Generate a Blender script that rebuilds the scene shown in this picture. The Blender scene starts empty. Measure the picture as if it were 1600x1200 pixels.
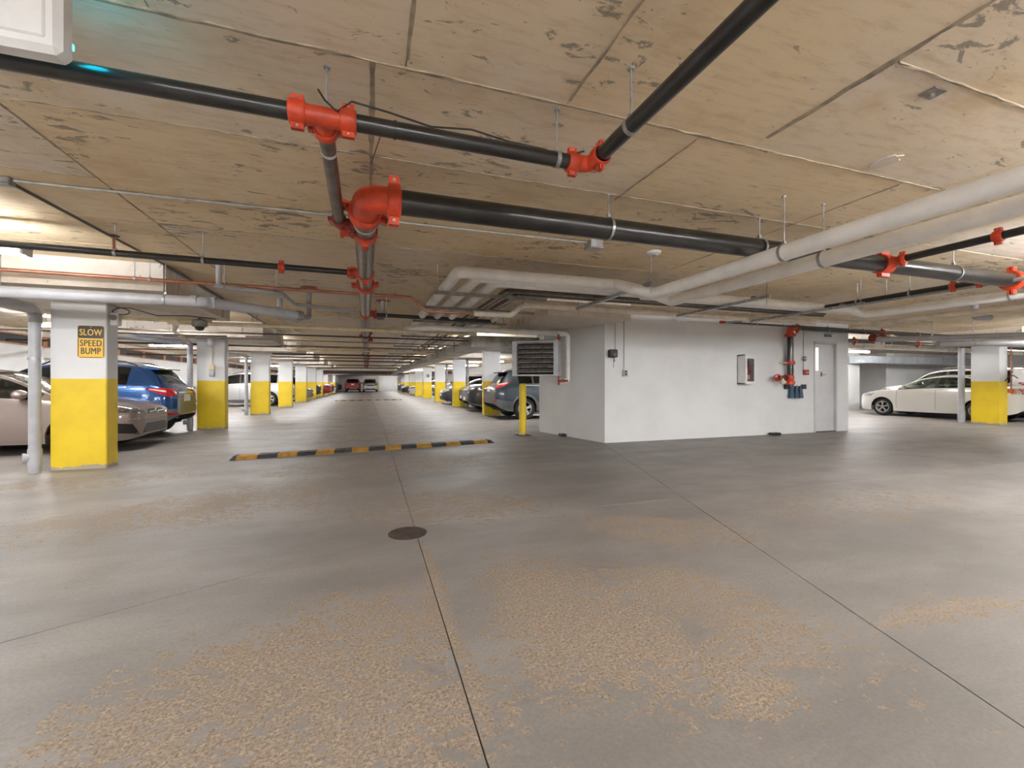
import bpy, math, random
from mathutils import Vector, Matrix
from mathutils.bvhtree import BVHTree
random.seed(7)
PI = math.pi
scene = bpy.context.scene
COL = scene.collection

# ------------------------------------------------------------------ camera, world, exposure
CAM_H = 1.2
cam_data = bpy.data.cameras.new('camera')
cam_data.sensor_fit = 'HORIZONTAL'; cam_data.sensor_width = 36.0
cam_data.lens = 36.0 * 675.0 / 1600.0
cam_data.shift_y = -2.0 / 1600.0
cam_data.clip_start = 0.05; cam_data.clip_end = 200
cam = bpy.data.objects.new('camera', cam_data); COL.objects.link(cam)
cam.location = (0, 0, CAM_H)
cam.rotation_euler = (PI / 2, 0, -math.radians(18.7))
scene.camera = cam

world = bpy.data.worlds.new('world'); scene.world = world; world.use_nodes = True
world.node_tree.nodes['Background'].inputs[0].default_value = (1, 0.97, 0.93, 1)
world.node_tree.nodes['Background'].inputs[1].default_value = 0.05
scene.view_settings.view_transform = 'Standard'
scene.view_settings.look = 'None'
scene.view_settings.exposure = 0.86
scene.view_settings.gamma = 1.0
scene.view_settings.use_curve_mapping = False
TUBE = 230.0           # strength of every fluorescent tube
TUBE_COL = (0.97, 0.98, 1.0)
CEIL = 2.66
scene.cycles.max_bounces = 8
scene.cycles.diffuse_bounces = 6

# ------------------------------------------------------------------ materials
def nodes_of(name):
    m = bpy.data.materials.new(name); m.use_nodes = True
    nt = m.node_tree
    return m, nt, nt.nodes['Principled BSDF']

def N(nt, typ, **kw):
    n = nt.nodes.new(typ)
    for k, v in kw.items():
        if k.startswith('i_'):
            n.inputs[k[2:].replace('_', ' ')].default_value = v
        else:
            setattr(n, k, v)
    return n

def rgba(c): return (c[0], c[1], c[2], 1)

def mix(nt, fac, a, b):
    n = nt.nodes.new('ShaderNodeMix'); n.data_type = 'RGBA'
    for s, v in ((n.inputs['Factor'], fac), (n.inputs['A'], a), (n.inputs['B'], b)):
        if hasattr(v, 'is_output'): nt.links.new(v, s)
        elif isinstance(v, (int, float)): s.default_value = v
        else: s.default_value = rgba(v)
    return n.outputs['Result']

def noise(nt, vec, scale, detail=4, rough=.55, dist=0):
    n = N(nt, 'ShaderNodeTexNoise'); n.inputs['Scale'].default_value = scale
    n.inputs['Detail'].default_value = detail; n.inputs['Roughness'].default_value = rough
    n.inputs['Distortion'].default_value = dist
    if vec is not None: nt.links.new(vec, n.inputs['Vector'])
    return n.outputs['Fac']

def mrange(nt, v, a, b, c=0., d=1., smooth=True):
    n = N(nt, 'ShaderNodeMapRange')
    if smooth: n.interpolation_type = 'SMOOTHSTEP'
    nt.links.new(v, n.inputs['Value'])
    for k, x in zip(('From Min', 'From Max', 'To Min', 'To Max'), (a, b, c, d)): n.inputs[k].default_value = x
    return n.outputs['Result']

def math_(nt, op, a, b=None, c=None):
    n = N(nt, 'ShaderNodeMath', operation=op)
    for i, v in enumerate((a, b, c)):
        if v is None: continue
        if hasattr(v, 'is_output'): nt.links.new(v, n.inputs[i])
        else: n.inputs[i].default_value = v
    return n.outputs[0]

def scaled(nt, vec, s, rot=(0, 0, 0), loc=(0, 0, 0)):
    n = N(nt, 'ShaderNodeMapping'); nt.links.new(vec, n.inputs['Vector'])
    n.inputs['Scale'].default_value = s; n.inputs['Rotation'].default_value = rot; n.inputs['Location'].default_value = loc
    return n.outputs['Vector']

def bump(nt, bsdf, h, strength=.3, dist=.01):
    b = N(nt, 'ShaderNodeBump'); b.inputs['Strength'].default_value = strength; b.inputs['Distance'].default_value = dist
    nt.links.new(h, b.inputs['Height']); nt.links.new(b.outputs[0], bsdf.inputs['Normal'])

def M(name, col, rough=.5, metal=0., var=.12, vscale=6., col2=None, bmp=0., bscale=60., coat=0., emit=0., spec=.5):
    m, nt, b = nodes_of(name)
    b.inputs['Roughness'].default_value = rough; b.inputs['Metallic'].default_value = metal
    b.inputs['Coat Weight'].default_value = coat; b.inputs['Coat Roughness'].default_value = .06
    b.inputs['Specular IOR Level'].default_value = spec
    tc = N(nt, 'ShaderNodeTexCoord').outputs['Object']
    if emit:
        b.inputs['Emission Color'].default_value = rgba(col); b.inputs['Emission Strength'].default_value = emit
    if var:
        c2 = col2 or tuple(max(0, x * (1 - var * 2)) for x in col)
        f = mrange(nt, noise(nt, tc, vscale, 5, .6), .35, .7)
        nt.links.new(mix(nt, f, col, c2), b.inputs['Base Color'])
    else:
        b.inputs['Base Color'].default_value = rgba(col)
    if bmp: bump(nt, b, noise(nt, tc, bscale, 3), bmp, .004)
    return m

def floor_material():
    m, nt, b = nodes_of('floor_concrete')
    tc = N(nt, 'ShaderNodeTexCoord').outputs['Object']
    warp = N(nt, 'ShaderNodeTexNoise'); warp.inputs['Scale'].default_value = 1.3; nt.links.new(tc, warp.inputs['Vector'])
    va = N(nt, 'ShaderNodeVectorMath', operation='MULTIPLY_ADD')
    nt.links.new(warp.outputs['Color'], va.inputs[0]); va.inputs[1].default_value = (.5, .5, 0); va.inputs[2].default_value = (-.25, -.25, 0)
    ad = N(nt, 'ShaderNodeVectorMath', operation='ADD'); nt.links.new(tc, ad.inputs[0]); nt.links.new(va.outputs[0], ad.inputs[1])
    total = None
    # worn zones on the drive lane: centre x, y, half sizes, turn, amount
    for cx, cy, a, c, rot, amt in WEAR:
        mp = N(nt, 'ShaderNodeMapping', vector_type='TEXTURE'); nt.links.new(ad.outputs[0], mp.inputs['Vector'])
        mp.inputs['Location'].default_value = (cx, cy, 0); mp.inputs['Rotation'].default_value = (0, 0, math.radians(rot)); mp.inputs['Scale'].default_value = (a, c, 1)
        le = N(nt, 'ShaderNodeVectorMath', operation='LENGTH'); nt.links.new(mp.outputs[0], le.inputs[0])
        f = mrange(nt, le.outputs['Value'], 1.25, .35, 0, amt)
        total = f if total is None else math_(nt, 'MAXIMUM', total, f)
    fl = noise(nt, scaled(nt, tc, (1, 1.5, 1), (0, 0, .5)), 12, 7, .74, .5)
    fl2 = noise(nt, tc, 2.6, 5, .65)
    cov = math_(nt, 'ADD', math_(nt, 'MULTIPLY', total, .62), math_(nt, 'MULTIPLY', math_(nt, 'SUBTRACT', fl2, .5), .9))
    cov = math_(nt, 'ADD', cov, math_(nt, 'MULTIPLY', math_(nt, 'SUBTRACT', fl, .5), 2.9))
    wear = mrange(nt, cov, .35, .50)
    g = mix(nt, mrange(nt, noise(nt, scaled(nt, tc, (.55, 1.4, 1)), 1.1, 5, .6), .3, .72), (.185, .171, .161), (.285, .262, .242))
    g = mix(nt, mrange(nt, noise(nt, scaled(nt, tc, (1, 4, 1), (0, 0, .35)), 5, 5, .7), .55, .75, 0, .5), g, (.145, .133, .125))
    g = mix(nt, mrange(nt, noise(nt, tc, 60, 2), .35, .7, 0, .35), g, (.138, .127, .12))
    grit = noise(nt, tc, 75, 6, .8, .3)
    clump = noise(nt, tc, 19, 4, .7)
    wcol = mix(nt, mrange(nt, grit, .38, .62), (.15, .115, .088), (.43, .345, .262))
    wcol = mix(nt, mrange(nt, clump, .35, .7, 0, .55), wcol, (.22, .18, .145))
    wcol = mix(nt, mrange(nt, noise(nt, tc, 45, 2), .55, .7, 0, .7), wcol, (.26, .21, .17))
    nt.links.new(mix(nt, wear, g, wcol), b.inputs['Base Color'])
    r = mrange(nt, wear, 0, 1, .52, .88)
    r2 = math_(nt, 'ADD', r, math_(nt, 'MULTIPLY', math_(nt, 'SUBTRACT', fl2, .5), .3))
    nt.links.new(r2, b.inputs['Roughness'])
    h = math_(nt, 'ADD', math_(nt, 'MULTIPLY', wear, -.6), math_(nt, 'MULTIPLY', math_(nt, 'MULTIPLY', grit, wear), 1.0))
    bump(nt, b, h, .38, .005)
    return m

def ceiling_material(name, base_a, base_b):
    m, nt, b = nodes_of(name)
    tc = N(nt, 'ShaderNodeTexCoord').outputs['Object']
    rnd = N(nt, 'ShaderNodeObjectInfo').outputs['Random']
    f0 = math_(nt, 'ADD', math_(nt, 'MULTIPLY', rnd, .8), math_(nt, 'MULTIPLY', math_(nt, 'SUBTRACT', noise(nt, tc, .9, 4), .5), 1.2))
    c = mix(nt, mrange(nt, f0, .15, .85), base_a, base_b)
    st = noise(nt, scaled(nt, tc, (1.2, 6, 1)), 3.0, 6, .7)
    c = mix(nt, mrange(nt, st, .45, .75, 0, .6), c, (base_a[0] * .66, base_a[1] * .60, base_a[2] * .54))
    c = mix(nt, mrange(nt, noise(nt, tc, 1.7, 5, .65), .5, .75, 0, .55), c, (base_a[0] * .72, base_a[1] * .64, base_a[2] * .52))
    # grey laitance stains where the form skin stuck, and rows of small dark pits
    s1 = noise(nt, scaled(nt, tc, (1.5, 3.4, 1), (0, 0, .25)), 3.3, 7, .68, .7)
    s2 = noise(nt, tc, .75, 3)
    pk = math_(nt, 'ADD', s1, math_(nt, 'MULTIPLY', math_(nt, 'SUBTRACT', s2, .5), .5))
    c = mix(nt, mrange(nt, pk, .60, .645, 0, .85), c, (.25, .215, .165))
    pit = noise(nt, scaled(nt, tc, (1, 2.2, 1), (0, 0, .3)), 15, 4, .7)
    c = mix(nt, mrange(nt, math_(nt, 'ADD', pit, math_(nt, 'MULTIPLY', math_(nt, 'SUBTRACT', s2, .5), .3)), .66, .70, 0, .7), c, (.22, .17, .12))
    nt.links.new(c, b.inputs['Base Color'])
    b.inputs['Roughness'].default_value = .8
    bump(nt, b, st, .12, .004)
    return m

def glass_material(name, tint, gloss=.05, ior=1.45):
    m = bpy.data.materials.new(name); m.use_nodes = True; nt = m.node_tree; nt.nodes.clear()
    o = N(nt, 'ShaderNodeOutputMaterial'); t = N(nt, 'ShaderNodeBsdfTransparent'); g = N(nt, 'ShaderNodeBsdfGlossy')
    t.inputs[0].default_value = rgba(tint); g.inputs['Roughness'].default_value = gloss
    fr = N(nt, 'ShaderNodeLayerWeight'); fr.inputs['Blend'].default_value = .5
    fa = math_(nt, 'MULTIPLY_ADD', math_(nt, 'POWER', fr.outputs['Facing'], 3.0), .6, .05)
    mx = N(nt, 'ShaderNodeMixShader')
    nt.links.new(fa, mx.inputs[0]); nt.links.new(t.outputs[0], mx.inputs[1]); nt.links.new(g.outputs[0], mx.inputs[2])
    nt.links.new(mx.outputs[0], o.inputs[0])
    return m

def column_white():
    m, nt, b = nodes_of('painted_wall_white')
    tc = N(nt, 'ShaderNodeTexCoord').outputs['Object']
    c = mix(nt, mrange(nt, noise(nt, tc, 1.2, 4), .35, .7), (.72, .72, .715), (.66, .66, .655))
    c = mix(nt, mrange(nt, noise(nt, scaled(nt, tc, (1, 1, .25)), 9, 6, .7), .68, .78, 0, .45), c, (.48, .46, .44))
    nt.links.new(c, b.inputs['Base Color']); b.inputs['Roughness'].default_value = .6
    bump(nt, b, noise(nt, tc, 35, 4), .12, .004)
    return m

def yellow_paint():
    m, nt, b = nodes_of('yellow_paint')
    tc = N(nt, 'ShaderNodeTexCoord').outputs['Object']
    sep = N(nt, 'ShaderNodeSeparateXYZ'); nt.links.new(tc, sep.inputs[0])
    c = mix(nt, mrange(nt, noise(nt, tc, 3, 4), .35, .7), (.76, .55, .014), (.69, .48, .014))
    scuff = noise(nt, scaled(nt, tc, (1.2, 1.2, 2.5)), 9, 6, .75)
    c = mix(nt, mrange(nt, scuff, .66, .73, 0, .6), c, (.33, .24, .08))
    # chipped to bare concrete along the bottom edge
    chip = math_(nt, 'SUBTRACT', math_(nt, 'MULTIPLY', noise(nt, tc, 7, 5, .7), .14), sep.outputs[2])
    c = mix(nt, mrange(nt, chip, .022, .03), c, (.36, .31, .26))
    nt.links.new(c, b.inputs['Base Color']); b.inputs['Roughness'].default_value = .5
    bump(nt, b, noise(nt, tc, 30, 4), .15, .004)
    return m

WEAR = [  # x, y, half-x, half-y, turn, amount
    (-.30, 2.0, 1.0, .70, 30, 1.0), (.05, 1.55, .6, .35, 10, 1.0), (1.02, 2.05, .62, 1.0, 5, 1.05), (1.75, 1.9, .38, .95, 22, .9), (1.55, 1.45, .5, .35, 0, .9),
    (.7, 4.2, 1.5, .75, -8, .74), (-1.3, 5.0, 2.0, .85, 20, .76), (2.3, 3.0, 1.0, .5, -28, .85), (-3.2, 6.6, 1.8, .6, 10, .6),
    (0.4, 6.6, 2.2, 1.1, 0, .66), (0.2, 10.5, 2.0, 2.2, 0, .6), (4.6, 3.0, 2.0, .8, 0, .5), (.37, 2.4, .07, 1.2, 0, 1.0),
    (0.3, 20, 2.5, 8, 0, .5), (2.9, 1.42, .7, .12, 8, .95), (-2.6, 1.2, 1.2, .35, 20, .6)]

mat = {}
mat['floor'] = floor_material()
mat['joint'] = M('floor_joint', (.13, .115, .1), .9)
mat['ceil'] = ceiling_material('ceiling_concrete', (.75, .60, .395), (.72, .625, .52))
mat['ceil_gap'] = M('ceiling_joint', (.22, .165, .11), .9, vscale=8)
mat['panel_conc'] = ceiling_material('drop_panel_concrete', (.70, .65, .59), (.66, .58, .48))
mat['white'] = column_white()
mat['yellow'] = yellow_paint()
mat['black_pipe'] = M('black_steel_pipe', (.022, .021, .02), .30, .0, .3, 8, coat=.3)
mat['grey_pipe'] = M('grey_steel_pipe', (.23, .2, .18), .33, .75, .2, 12)
mat['red'] = M('red_coupling', (.64, .062, .018), .42, 0, .2, 9)
mat['red_dark'] = M('red_coupling_old', (.36, .045, .03), .5, 0, .2, 9)
mat['galv'] = M('galvanised_steel', (.50, .51, .51), .38, .75, .2, 14)
mat['galv_dull'] = M('weathered_galvanised', (.30, .275, .25), .55, .4, .2, 10)
mat['conduit'] = M('conduit_steel', (.47, .46, .44), .42, .5, .15, 10)
mat['dark_conduit'] = M('dark_conduit', (.11, .085, .065), .5, .2, .2, 10)
mat['insul'] = M('white_pipe_insulation', (.85, .825, .79), .62, 0, .07, 4, bmp=.15, bscale=30)
mat['insul_old'] = M('aged_pipe_insulation', (.78, .69, .58), .7, 0, .12, 4, bmp=.15, bscale=30)
mat['cream'] = M('cream_painted_pipe', (.80, .67, .46), .5, 0, .12, 5)
mat['copper'] = M('copper_pipe', (.50, .22, .145), .35, .65, .15, 8)
mat['pvc'] = M('grey_plastic_pipe', (.43, .435, .455), .4, 0, .08, 6)
mat['pvc_dark'] = M('dusty_plastic_pipe', (.27, .25, .235), .55, 0, .15, 6)
mat['louvre'] = M('dusty_louvre', (.27, .235, .205), .6, .2, .3, 14)
mat['duct'] = M('duct_sheet_metal', (.44, .43, .40), .42, .7, .2, 5)
mat['duct_blue'] = M('duct_clean_metal', (.52, .56, .60), .38, .6, .1, 5)
mat['black'] = M('black_plastic', (.018, .018, .018), .45, 0, 0)
mat['dark'] = M('dark_cavity', (.012, .011, .011), .9, 0, 0)
mat['rubber'] = M('tyre_rubber', (.022, .021, .020), .75, 0, .15, 20)
mat['alloy'] = M('alloy_wheel', (.62, .62, .62), .3, .7, 0)
mat['chrome'] = M('chrome', (.75, .75, .75), .12, 1, 0)
mat['white_metal'] = M('white_enamel', (.74, .74, .73), .4, 0, .05, 5)
mat['grey_metal'] = M('grey_enamel', (.42, .42, .43), .45, .2, .1, 5)
mat['door'] = M('door_paint', (.63, .625, .63), .5, 0, .05, 2)
mat['frame'] = M('door_frame_paint', (.56, .56, .565), .5, 0, .05, 2)
mat['bump_y'] = M('worn_yellow_rubber', (.47, .245, .03), .7, 0, .25, 8)
mat['bump_k'] = M('black_rubber', (.045, .043, .045), .7, 0, .25, 9)
mat['iron'] = M('cast_iron', (.075, .048, .036), .7, .3, .25, 12)
mat['wood'] = M('orange_timber', (.50, .21, .09), .65, 0, .2, 5)
mat['mesh'] = M('dark_wire_mesh', (.05, .042, .042), .7, .2, .3, 30)
mat['sign_y'] = M('sign_yellow', (.80, .47, .02), .4, 0, .04, 6)
mat['sign_k'] = M('sign_black', (.02, .017, .012), .45, 0, 0)
mat['tube'] = M('fluorescent_tube', TUBE_COL, .5, 0, 0, emit=TUBE)
mat['tube_dimmed'] = M('dimmed_fluorescent_tube', TUBE_COL, .5, 0, 0, emit=TUBE * .30)  # strength lowered on the left strips to soften their contrast
mat['tube_mid'] = M('dimmer_fluorescent_tube', TUBE_COL, .5, 0, 0, emit=TUBE * .5)
mat['glass'] = glass_material('car_glass', (.30, .38, .36))
mat['glass_dark'] = glass_material('tinted_car_glass', (.06, .065, .07))
mat['clear'] = glass_material('clear_glazing', (.86, .88, .88))
mat['lamp_clear'] = M('headlamp_lens', (.34, .34, .33), .08, .7, .3, 14, coat=.8)
mat['lamp_red'] = M('red_lamp_lens', (.42, .015, .02), .15, 0, .2, 18, coat=.8)
mat['lamp_white'] = M('white_lamp_lens', (.66, .60, .58), .15, 0, .1, 18, coat=.8)
mat['lamp_amber'] = M('amber_lamp_lens', (.62, .14, .02), .2, 0, .1, 18, coat=.8)
mat['plate'] = M('number_plate', (.66, .64, .58), .45, 0, .1, 25)
mat['plastic_grey'] = M('grey_cladding', (.115, .12, .125), .6, 0, .1, 8)
mat['seat'] = M('seat_fabric', (.10, .095, .09), .9, 0, .1, 20)
mat['cabin'] = M('cabin_lining', (.045, .044, .043), .9, 0, 0)
mat['silver_skid'] = M('silver_trim', (.45, .44, .41), .4, .4, .1, 6)
mat['lit_pane'] = M('lit_door_window', (1, .97, .82), .3, 0, 0, emit=.75)
mat['teal_emit'] = M('added_teal_emitter', (.03, .75, .85), .5, 0, 0, emit=5)  # emitter for the light added beside the upper pipe
mat['blue_bag'] = M('blue_plastic', (.035, .085, .14), .5, 0, .2, 20)
mat['paper'] = M('paper_tag', (.75, .72, .6), .7, 0, .1, 30)
mat['cable'] = M('black_cable', (.02, .018, .016), .6, 0, 0)
mat['fin'] = M('form_fin_concrete', (.40, .32, .22), .9, 0, .3, 9, (.20, .165, .125), bmp=.4, bscale=40)
mat['plaster'] = M('ceiling_patch', (.66, .58, .50), .85, 0, .08, 6)
PAINT = {}
def paint(name, col, metal=.35, rough=.32):
    if name not in PAINT: PAINT[name] = M('car_paint_' + name, col, rough, metal, 0, coat=.9)
    return PAINT[name]

# ------------------------------------------------------------------ mesh helpers
class MB:
    def __init__(self): self.v = []; self.f = []; self.mi = []
    def add(self, vs, fs, mi=0):
        o = len(self.v); self.v += [tuple(p) for p in vs]
        for f in fs: self.f.append(tuple(i + o for i in f)); self.mi.append(mi)
        return self
    def box(self, x0, x1, y0, y1, z0, z1, mi=0):
        v = [(x0, y0, z0), (x1, y0, z0), (x1, y1, z0), (x0, y1, z0), (x0, y0, z1), (x1, y0, z1), (x1, y1, z1), (x0, y1, z1)]
        return self.add(v, [(0, 3, 2, 1), (4, 5, 6, 7), (0, 1, 5, 4), (1, 2, 6, 5), (2, 3, 7, 6), (3, 0, 4, 7)], mi)
    def rbox(self, x0, x1, y0, y1, z0, z1, b):
        # box with bevelled edges (all twelve)
        bm_v = []; fs = []
        xs, ys, zs = (x0, x1), (y0, y1), (z0, z1)
        idx = {}
        for i in (0, 1):
            for j in (0, 1):
                for k in (0, 1):
                    sx, sy, sz = (1 - 2 * i) * b, (1 - 2 * j) * b, (1 - 2 * k) * b
                    for ax in range(3):
                        p = [xs[i] + sx, ys[j] + sy, zs[k] + sz]
                        p[ax] = (xs[i], ys[j], zs[k])[ax]
                        idx[i, j, k, ax] = len(bm_v); bm_v.append(tuple(p))
        for ax in range(3):
            for side in (0, 1):
                o = [a for a in range(3) if a != ax]; q = []
                for (a, c) in ((0, 0), (1, 0), (1, 1), (0, 1)):
                    t = [0, 0, 0]; t[ax] = side; t[o[0]] = a; t[o[1]] = c; q.append(idx[t[0], t[1], t[2], ax])
                fs.append(tuple(q))
        for ax in range(3):
            o = [a for a in range(3) if a != ax]
            for a in (0, 1):
                for c in (0, 1):
                    t0 = [0, 0, 0]; t0[o[0]] = a; t0[o[1]] = c; t1 = list(t0); t1[ax] = 1
                    fs.append((idx[tuple(t0) + (o[0],)], idx[tuple(t1) + (o[0],)], idx[tuple(t1) + (o[1],)], idx[tuple(t0) + (o[1],)]))
        for i in (0, 1):
            for j in (0, 1):
                for k in (0, 1): fs.append((idx[i, j, k, 0], idx[i, j, k, 1], idx[i, j, k, 2]))
        return self.add(bm_v, fs)
    def lathe(self, o, ax, prof, n=16, close=False, mi=0, caps=True):
        o = Vector(o); ax = Vector(ax).normalized()
        a = ax.orthogonal().normalized(); b = ax.cross(a)
        vs = []
        for r, h in prof:
            for i in range(n):
                t = 2 * PI * i / n
                vs.append(o + ax * h + (a * math.cos(t) + b * math.sin(t)) * r)
        fs = []
        m = len(prof)
        for j in range(m - 1 + (1 if close else 0)):
            j2 = (j + 1) % m
            for i in range(n):
                i2 = (i + 1) % n
                fs.append((j * n + i, j * n + i2, j2 * n + i2, j2 * n + i))
        if not close and caps:
            if prof[0][0] > 1e-5: fs.append(tuple(reversed(range(n))))
            if prof[-1][0] > 1e-5: fs.append(tuple(range((m - 1) * n, m * n)))
        return self.add(vs, fs, mi)
    def cyl(self, p, q, r, n=12, mi=0):
        p = Vector(p); q = Vector(q); return self.lathe(p, q - p, [(r, 0), (r, (q - p).length)], n, mi=mi)
    def ring(self, o, ax, r0, r1, w, n=20):
        return self.lathe(o, ax, [(r0, -w / 2), (r1, -w / 2), (r1, w / 2), (r0, w / 2)], n, close=True)
    def tube(self, pts, r, n=14, cap=True, mi=0):
        P = [Vector(p) for p in pts]
        d = [(P[min(i + 1, len(P) - 1)] - P[max(i - 1, 0)]).normalized() for i in range(len(P))]
        a = d[0].orthogonal().normalized(); vs = []
        for i, p in enumerate(P):
            a = (a - d[i] * a.dot(d[i])).normalized(); b = d[i].cross(a)
            for k in range(n):
                t = 2 * PI * k / n; vs.append(p + (a * math.cos(t) + b * math.sin(t)) * r)
        fs = [(j * n + k, j * n + (k + 1) % n, (j + 1) * n + (k + 1) % n, (j + 1) * n + k) for j in range(len(P) - 1) for k in range(n)]
        if cap: fs += [tuple(reversed(range(n))), tuple(range((len(P) - 1) * n, len(P) * n))]
        return self.add(vs, fs, mi)
    def prism(self, poly, z0, z1):
        n = len(poly)
        return self.add([(x, y, z0) for x, y in poly] + [(x, y, z1) for x, y in poly],
                        [tuple(reversed(range(n))), tuple(range(n, 2 * n))] + [(i, (i + 1) % n, n + (i + 1) % n, n + i) for i in range(n)])

def mesh_of(name, v, f, mats, mi=None, smooth=False, angle=40):
    me = bpy.data.meshes.new(name); me.from_pydata(v, [], f)
    for m_ in (mats if isinstance(mats, (list, tuple)) else [mats]): me.materials.append(m_)
    if mi is not None and len(set(mi)) > 1: me.polygons.foreach_set('material_index', mi)
    me.update()
    if smooth:
        me.polygons.foreach_set('use_smooth', [True] * len(me.polygons))
        me.set_sharp_from_angle(angle=math.radians(angle))
    return me

def link(name, me, parent=None):
    o = bpy.data.objects.new(name, me); COL.objects.link(o)
    if parent is not None: o.parent = parent
    return o

def tag(o, label=None, cat=None, group=None, kind=None):
    if label: o['label'] = label
    if cat: o['category'] = cat
    if group: o['group'] = group
    if kind: o['kind'] = kind
    return o

def thing(name, label, cat, loc=(0, 0, 0), rz=0, group=None):
    o = bpy.data.objects.new(name, None); COL.objects.link(o)
    o.location = loc; o.rotation_euler = (0, 0, rz); o.empty_display_size = .1
    return tag(o, label, cat, group)

def world_off(parent):
    off = Vector((0, 0, 0))
    while parent is not None: off += parent.location; parent = parent.parent
    return off

def part(name, mb, m, parent=None, smooth=False, label=None, angle=40):
    """a mesh built in world coordinates, linked under an unrotated parent"""
    off = world_off(parent)
    v = [(x - off.x, y - off.y, z - off.z) for x, y, z in mb.v] if parent is not None else mb.v
    o = link(name, mesh_of(name, v, mb.f, m, mb.mi, smooth, angle), parent)
    if label: o['label'] = label
    return o

def solo(name, mb, m, label, cat, group=None, smooth=False):
    """a thing that is one mesh; its origin goes to the middle of its footprint"""
    xs = [p[0] for p in mb.v]; ys = [p[1] for p in mb.v]; zs = [p[2] for p in mb.v]
    c = ((min(xs) + max(xs)) / 2, (min(ys) + max(ys)) / 2, min(zs))
    o = link(name, mesh_of(name, [(x - c[0], y - c[1], z - c[2]) for x, y, z in mb.v], mb.f, m, mb.mi, smooth))
    o.location = c
    return tag(o, label, cat, group)

def struct(name, mb, m, parent=None, smooth=False, label=None):
    o = part(name, mb, m, parent, smooth)
    if parent is None: o['kind'] = 'structure'
    if label: o['label'] = label
    return o

def rounded(pts, r, n=5):
    P = [Vector(p) for p in pts]; out = [P[0]]
    for i in range(1, len(P) - 1):
        a, b, c = P[i - 1], P[i], P[i + 1]
        d1 = (a - b).normalized(); d2 = (c - b).normalized()
        ang = d1.angle(d2)
        if ang > PI - .02: out.append(b); continue
        t = min(r / math.tan(ang / 2), (a - b).length * .49, (c - b).length * .49)
        for k in range(n + 1):
            u = k / n; p0 = b + d1 * t; p1 = b + d2 * t
            out.append(p0 * (1 - u) ** 2 + b * 2 * u * (1 - u) + p1 * u * u)
    out.append(P[-1])
    return out

def add_coupling(p, d, R, parent, m='red', L=.085, bolts=True, ear=None):
    """grooved pipe coupling: two half shells with bolt ears; bolts are its sub-parts"""
    p = Vector(p); d = Vector(d).normalized()
    mb = MB(); h = L / 2
    mb.lathe(p, d, [(R * 1.02, -h), (R * 1.26, -h), (R * 1.40, -h * .75), (R * 1.38, 0), (R * 1.40, h * .75), (R * 1.26, h), (R * 1.02, h)], 20, close=False)
    e = Vector(ear) if ear else (Vector((0, 0, 1)) if abs(d.z) < .8 else Vector((1, 0, 0)))
    e = (e - d * e.dot(d)).normalized(); w = d.cross(e)
    es = max(R * .36, .014)
    for s in (1, -1):
        c = p + e * s * (R * 1.38 + es * .6)
        for k in (-1, 1):
            q = c + w * k * es * .55
            vs = [q + e * (a * es) + d * (b_ * h * .75) + w * (g * es * .35) for a in (-1, 1) for b_ in (-1, 1) for g in (-1, 1)]
            mb.add(vs, [(0, 1, 3, 2), (4, 6, 7, 5), (0, 4, 5, 1), (2, 3, 7, 6), (0, 2, 6, 4), (1, 5, 7, 3)])
    o = part('coupling', mb, mat[m], parent, True)
    if bolts:
        for s in (1, -1):
            c = p + e * s * (R * 1.38 + es * .7)
            b = MB().cyl(c - w * es * 1.35, c + w * es * 1.35, es * .24, 6)
            for k in (-1, 1): b.cyl(c + w * k * es * .92, c + w * k * es * 1.15, es * .42, 6)
            part('bolt', b, mat['galv'], o)
    return o

def add_tee(p, d, R, out, parent, m='red', L=.13):
    """mechanical tee: strap round the main with an outlet stub"""
    p = Vector(p); d = Vector(d).normalized(); out = Vector(out).normalized()
    mb = MB(); h = L / 2
    mb.lathe(p, d, [(R * 1.02, -h), (R * 1.16, -h), (R * 1.2, 0), (R * 1.16, h), (R * 1.02, h)], 20)
    mb.lathe(p + out * R * 1.0, out, [(R * .75, 0), (R * .55, R * .5), (R * .52, R * .9), (R * .7, R * .92), (R * .7, R * 1.25), (R * .4, R * 1.25)], 14)
    w = d.cross(out)
    for s in (1, -1):
        c = p + w * s * R * 1.25
        mb.add([c + w * (a * R * .3) + d * (b * h * .9) + out * (g * R * .3) for a in (-1, 1) for b in (-1, 1) for g in (-1, 1)],
               [(0, 1, 3, 2), (4, 6, 7, 5), (0, 4, 5, 1), (2, 3, 7, 6), (0, 2, 6, 4), (1, 5, 7, 3)])
    return part('branch_tee', mb, mat[m], parent, True)

def add_hanger(x, y, z, R, d, parent, top=None, m='galv', ring=True):
    top = CEIL if top is None else top
    mb = MB()
    mb.cyl((x, y, z + R * (1.35 if ring else .3)), (x, y, top), .0055, 6)
    mb.cyl((x, y, top - .012), (x, y, top), .016, 8)
    if ring:
        d = Vector(d).normalized(); w = d.cross(Vector((0, 0, 1)))
        mb.ring((x, y, z), d, R * 1.01, R * 1.06 + .002, .022, 20)
        mb.box(x - .012, x + .012, y - .012, y + .012, z + R * 1.03, z + R * 1.45)
    return part('hanger', mb, mat[m], parent, True)

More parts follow.
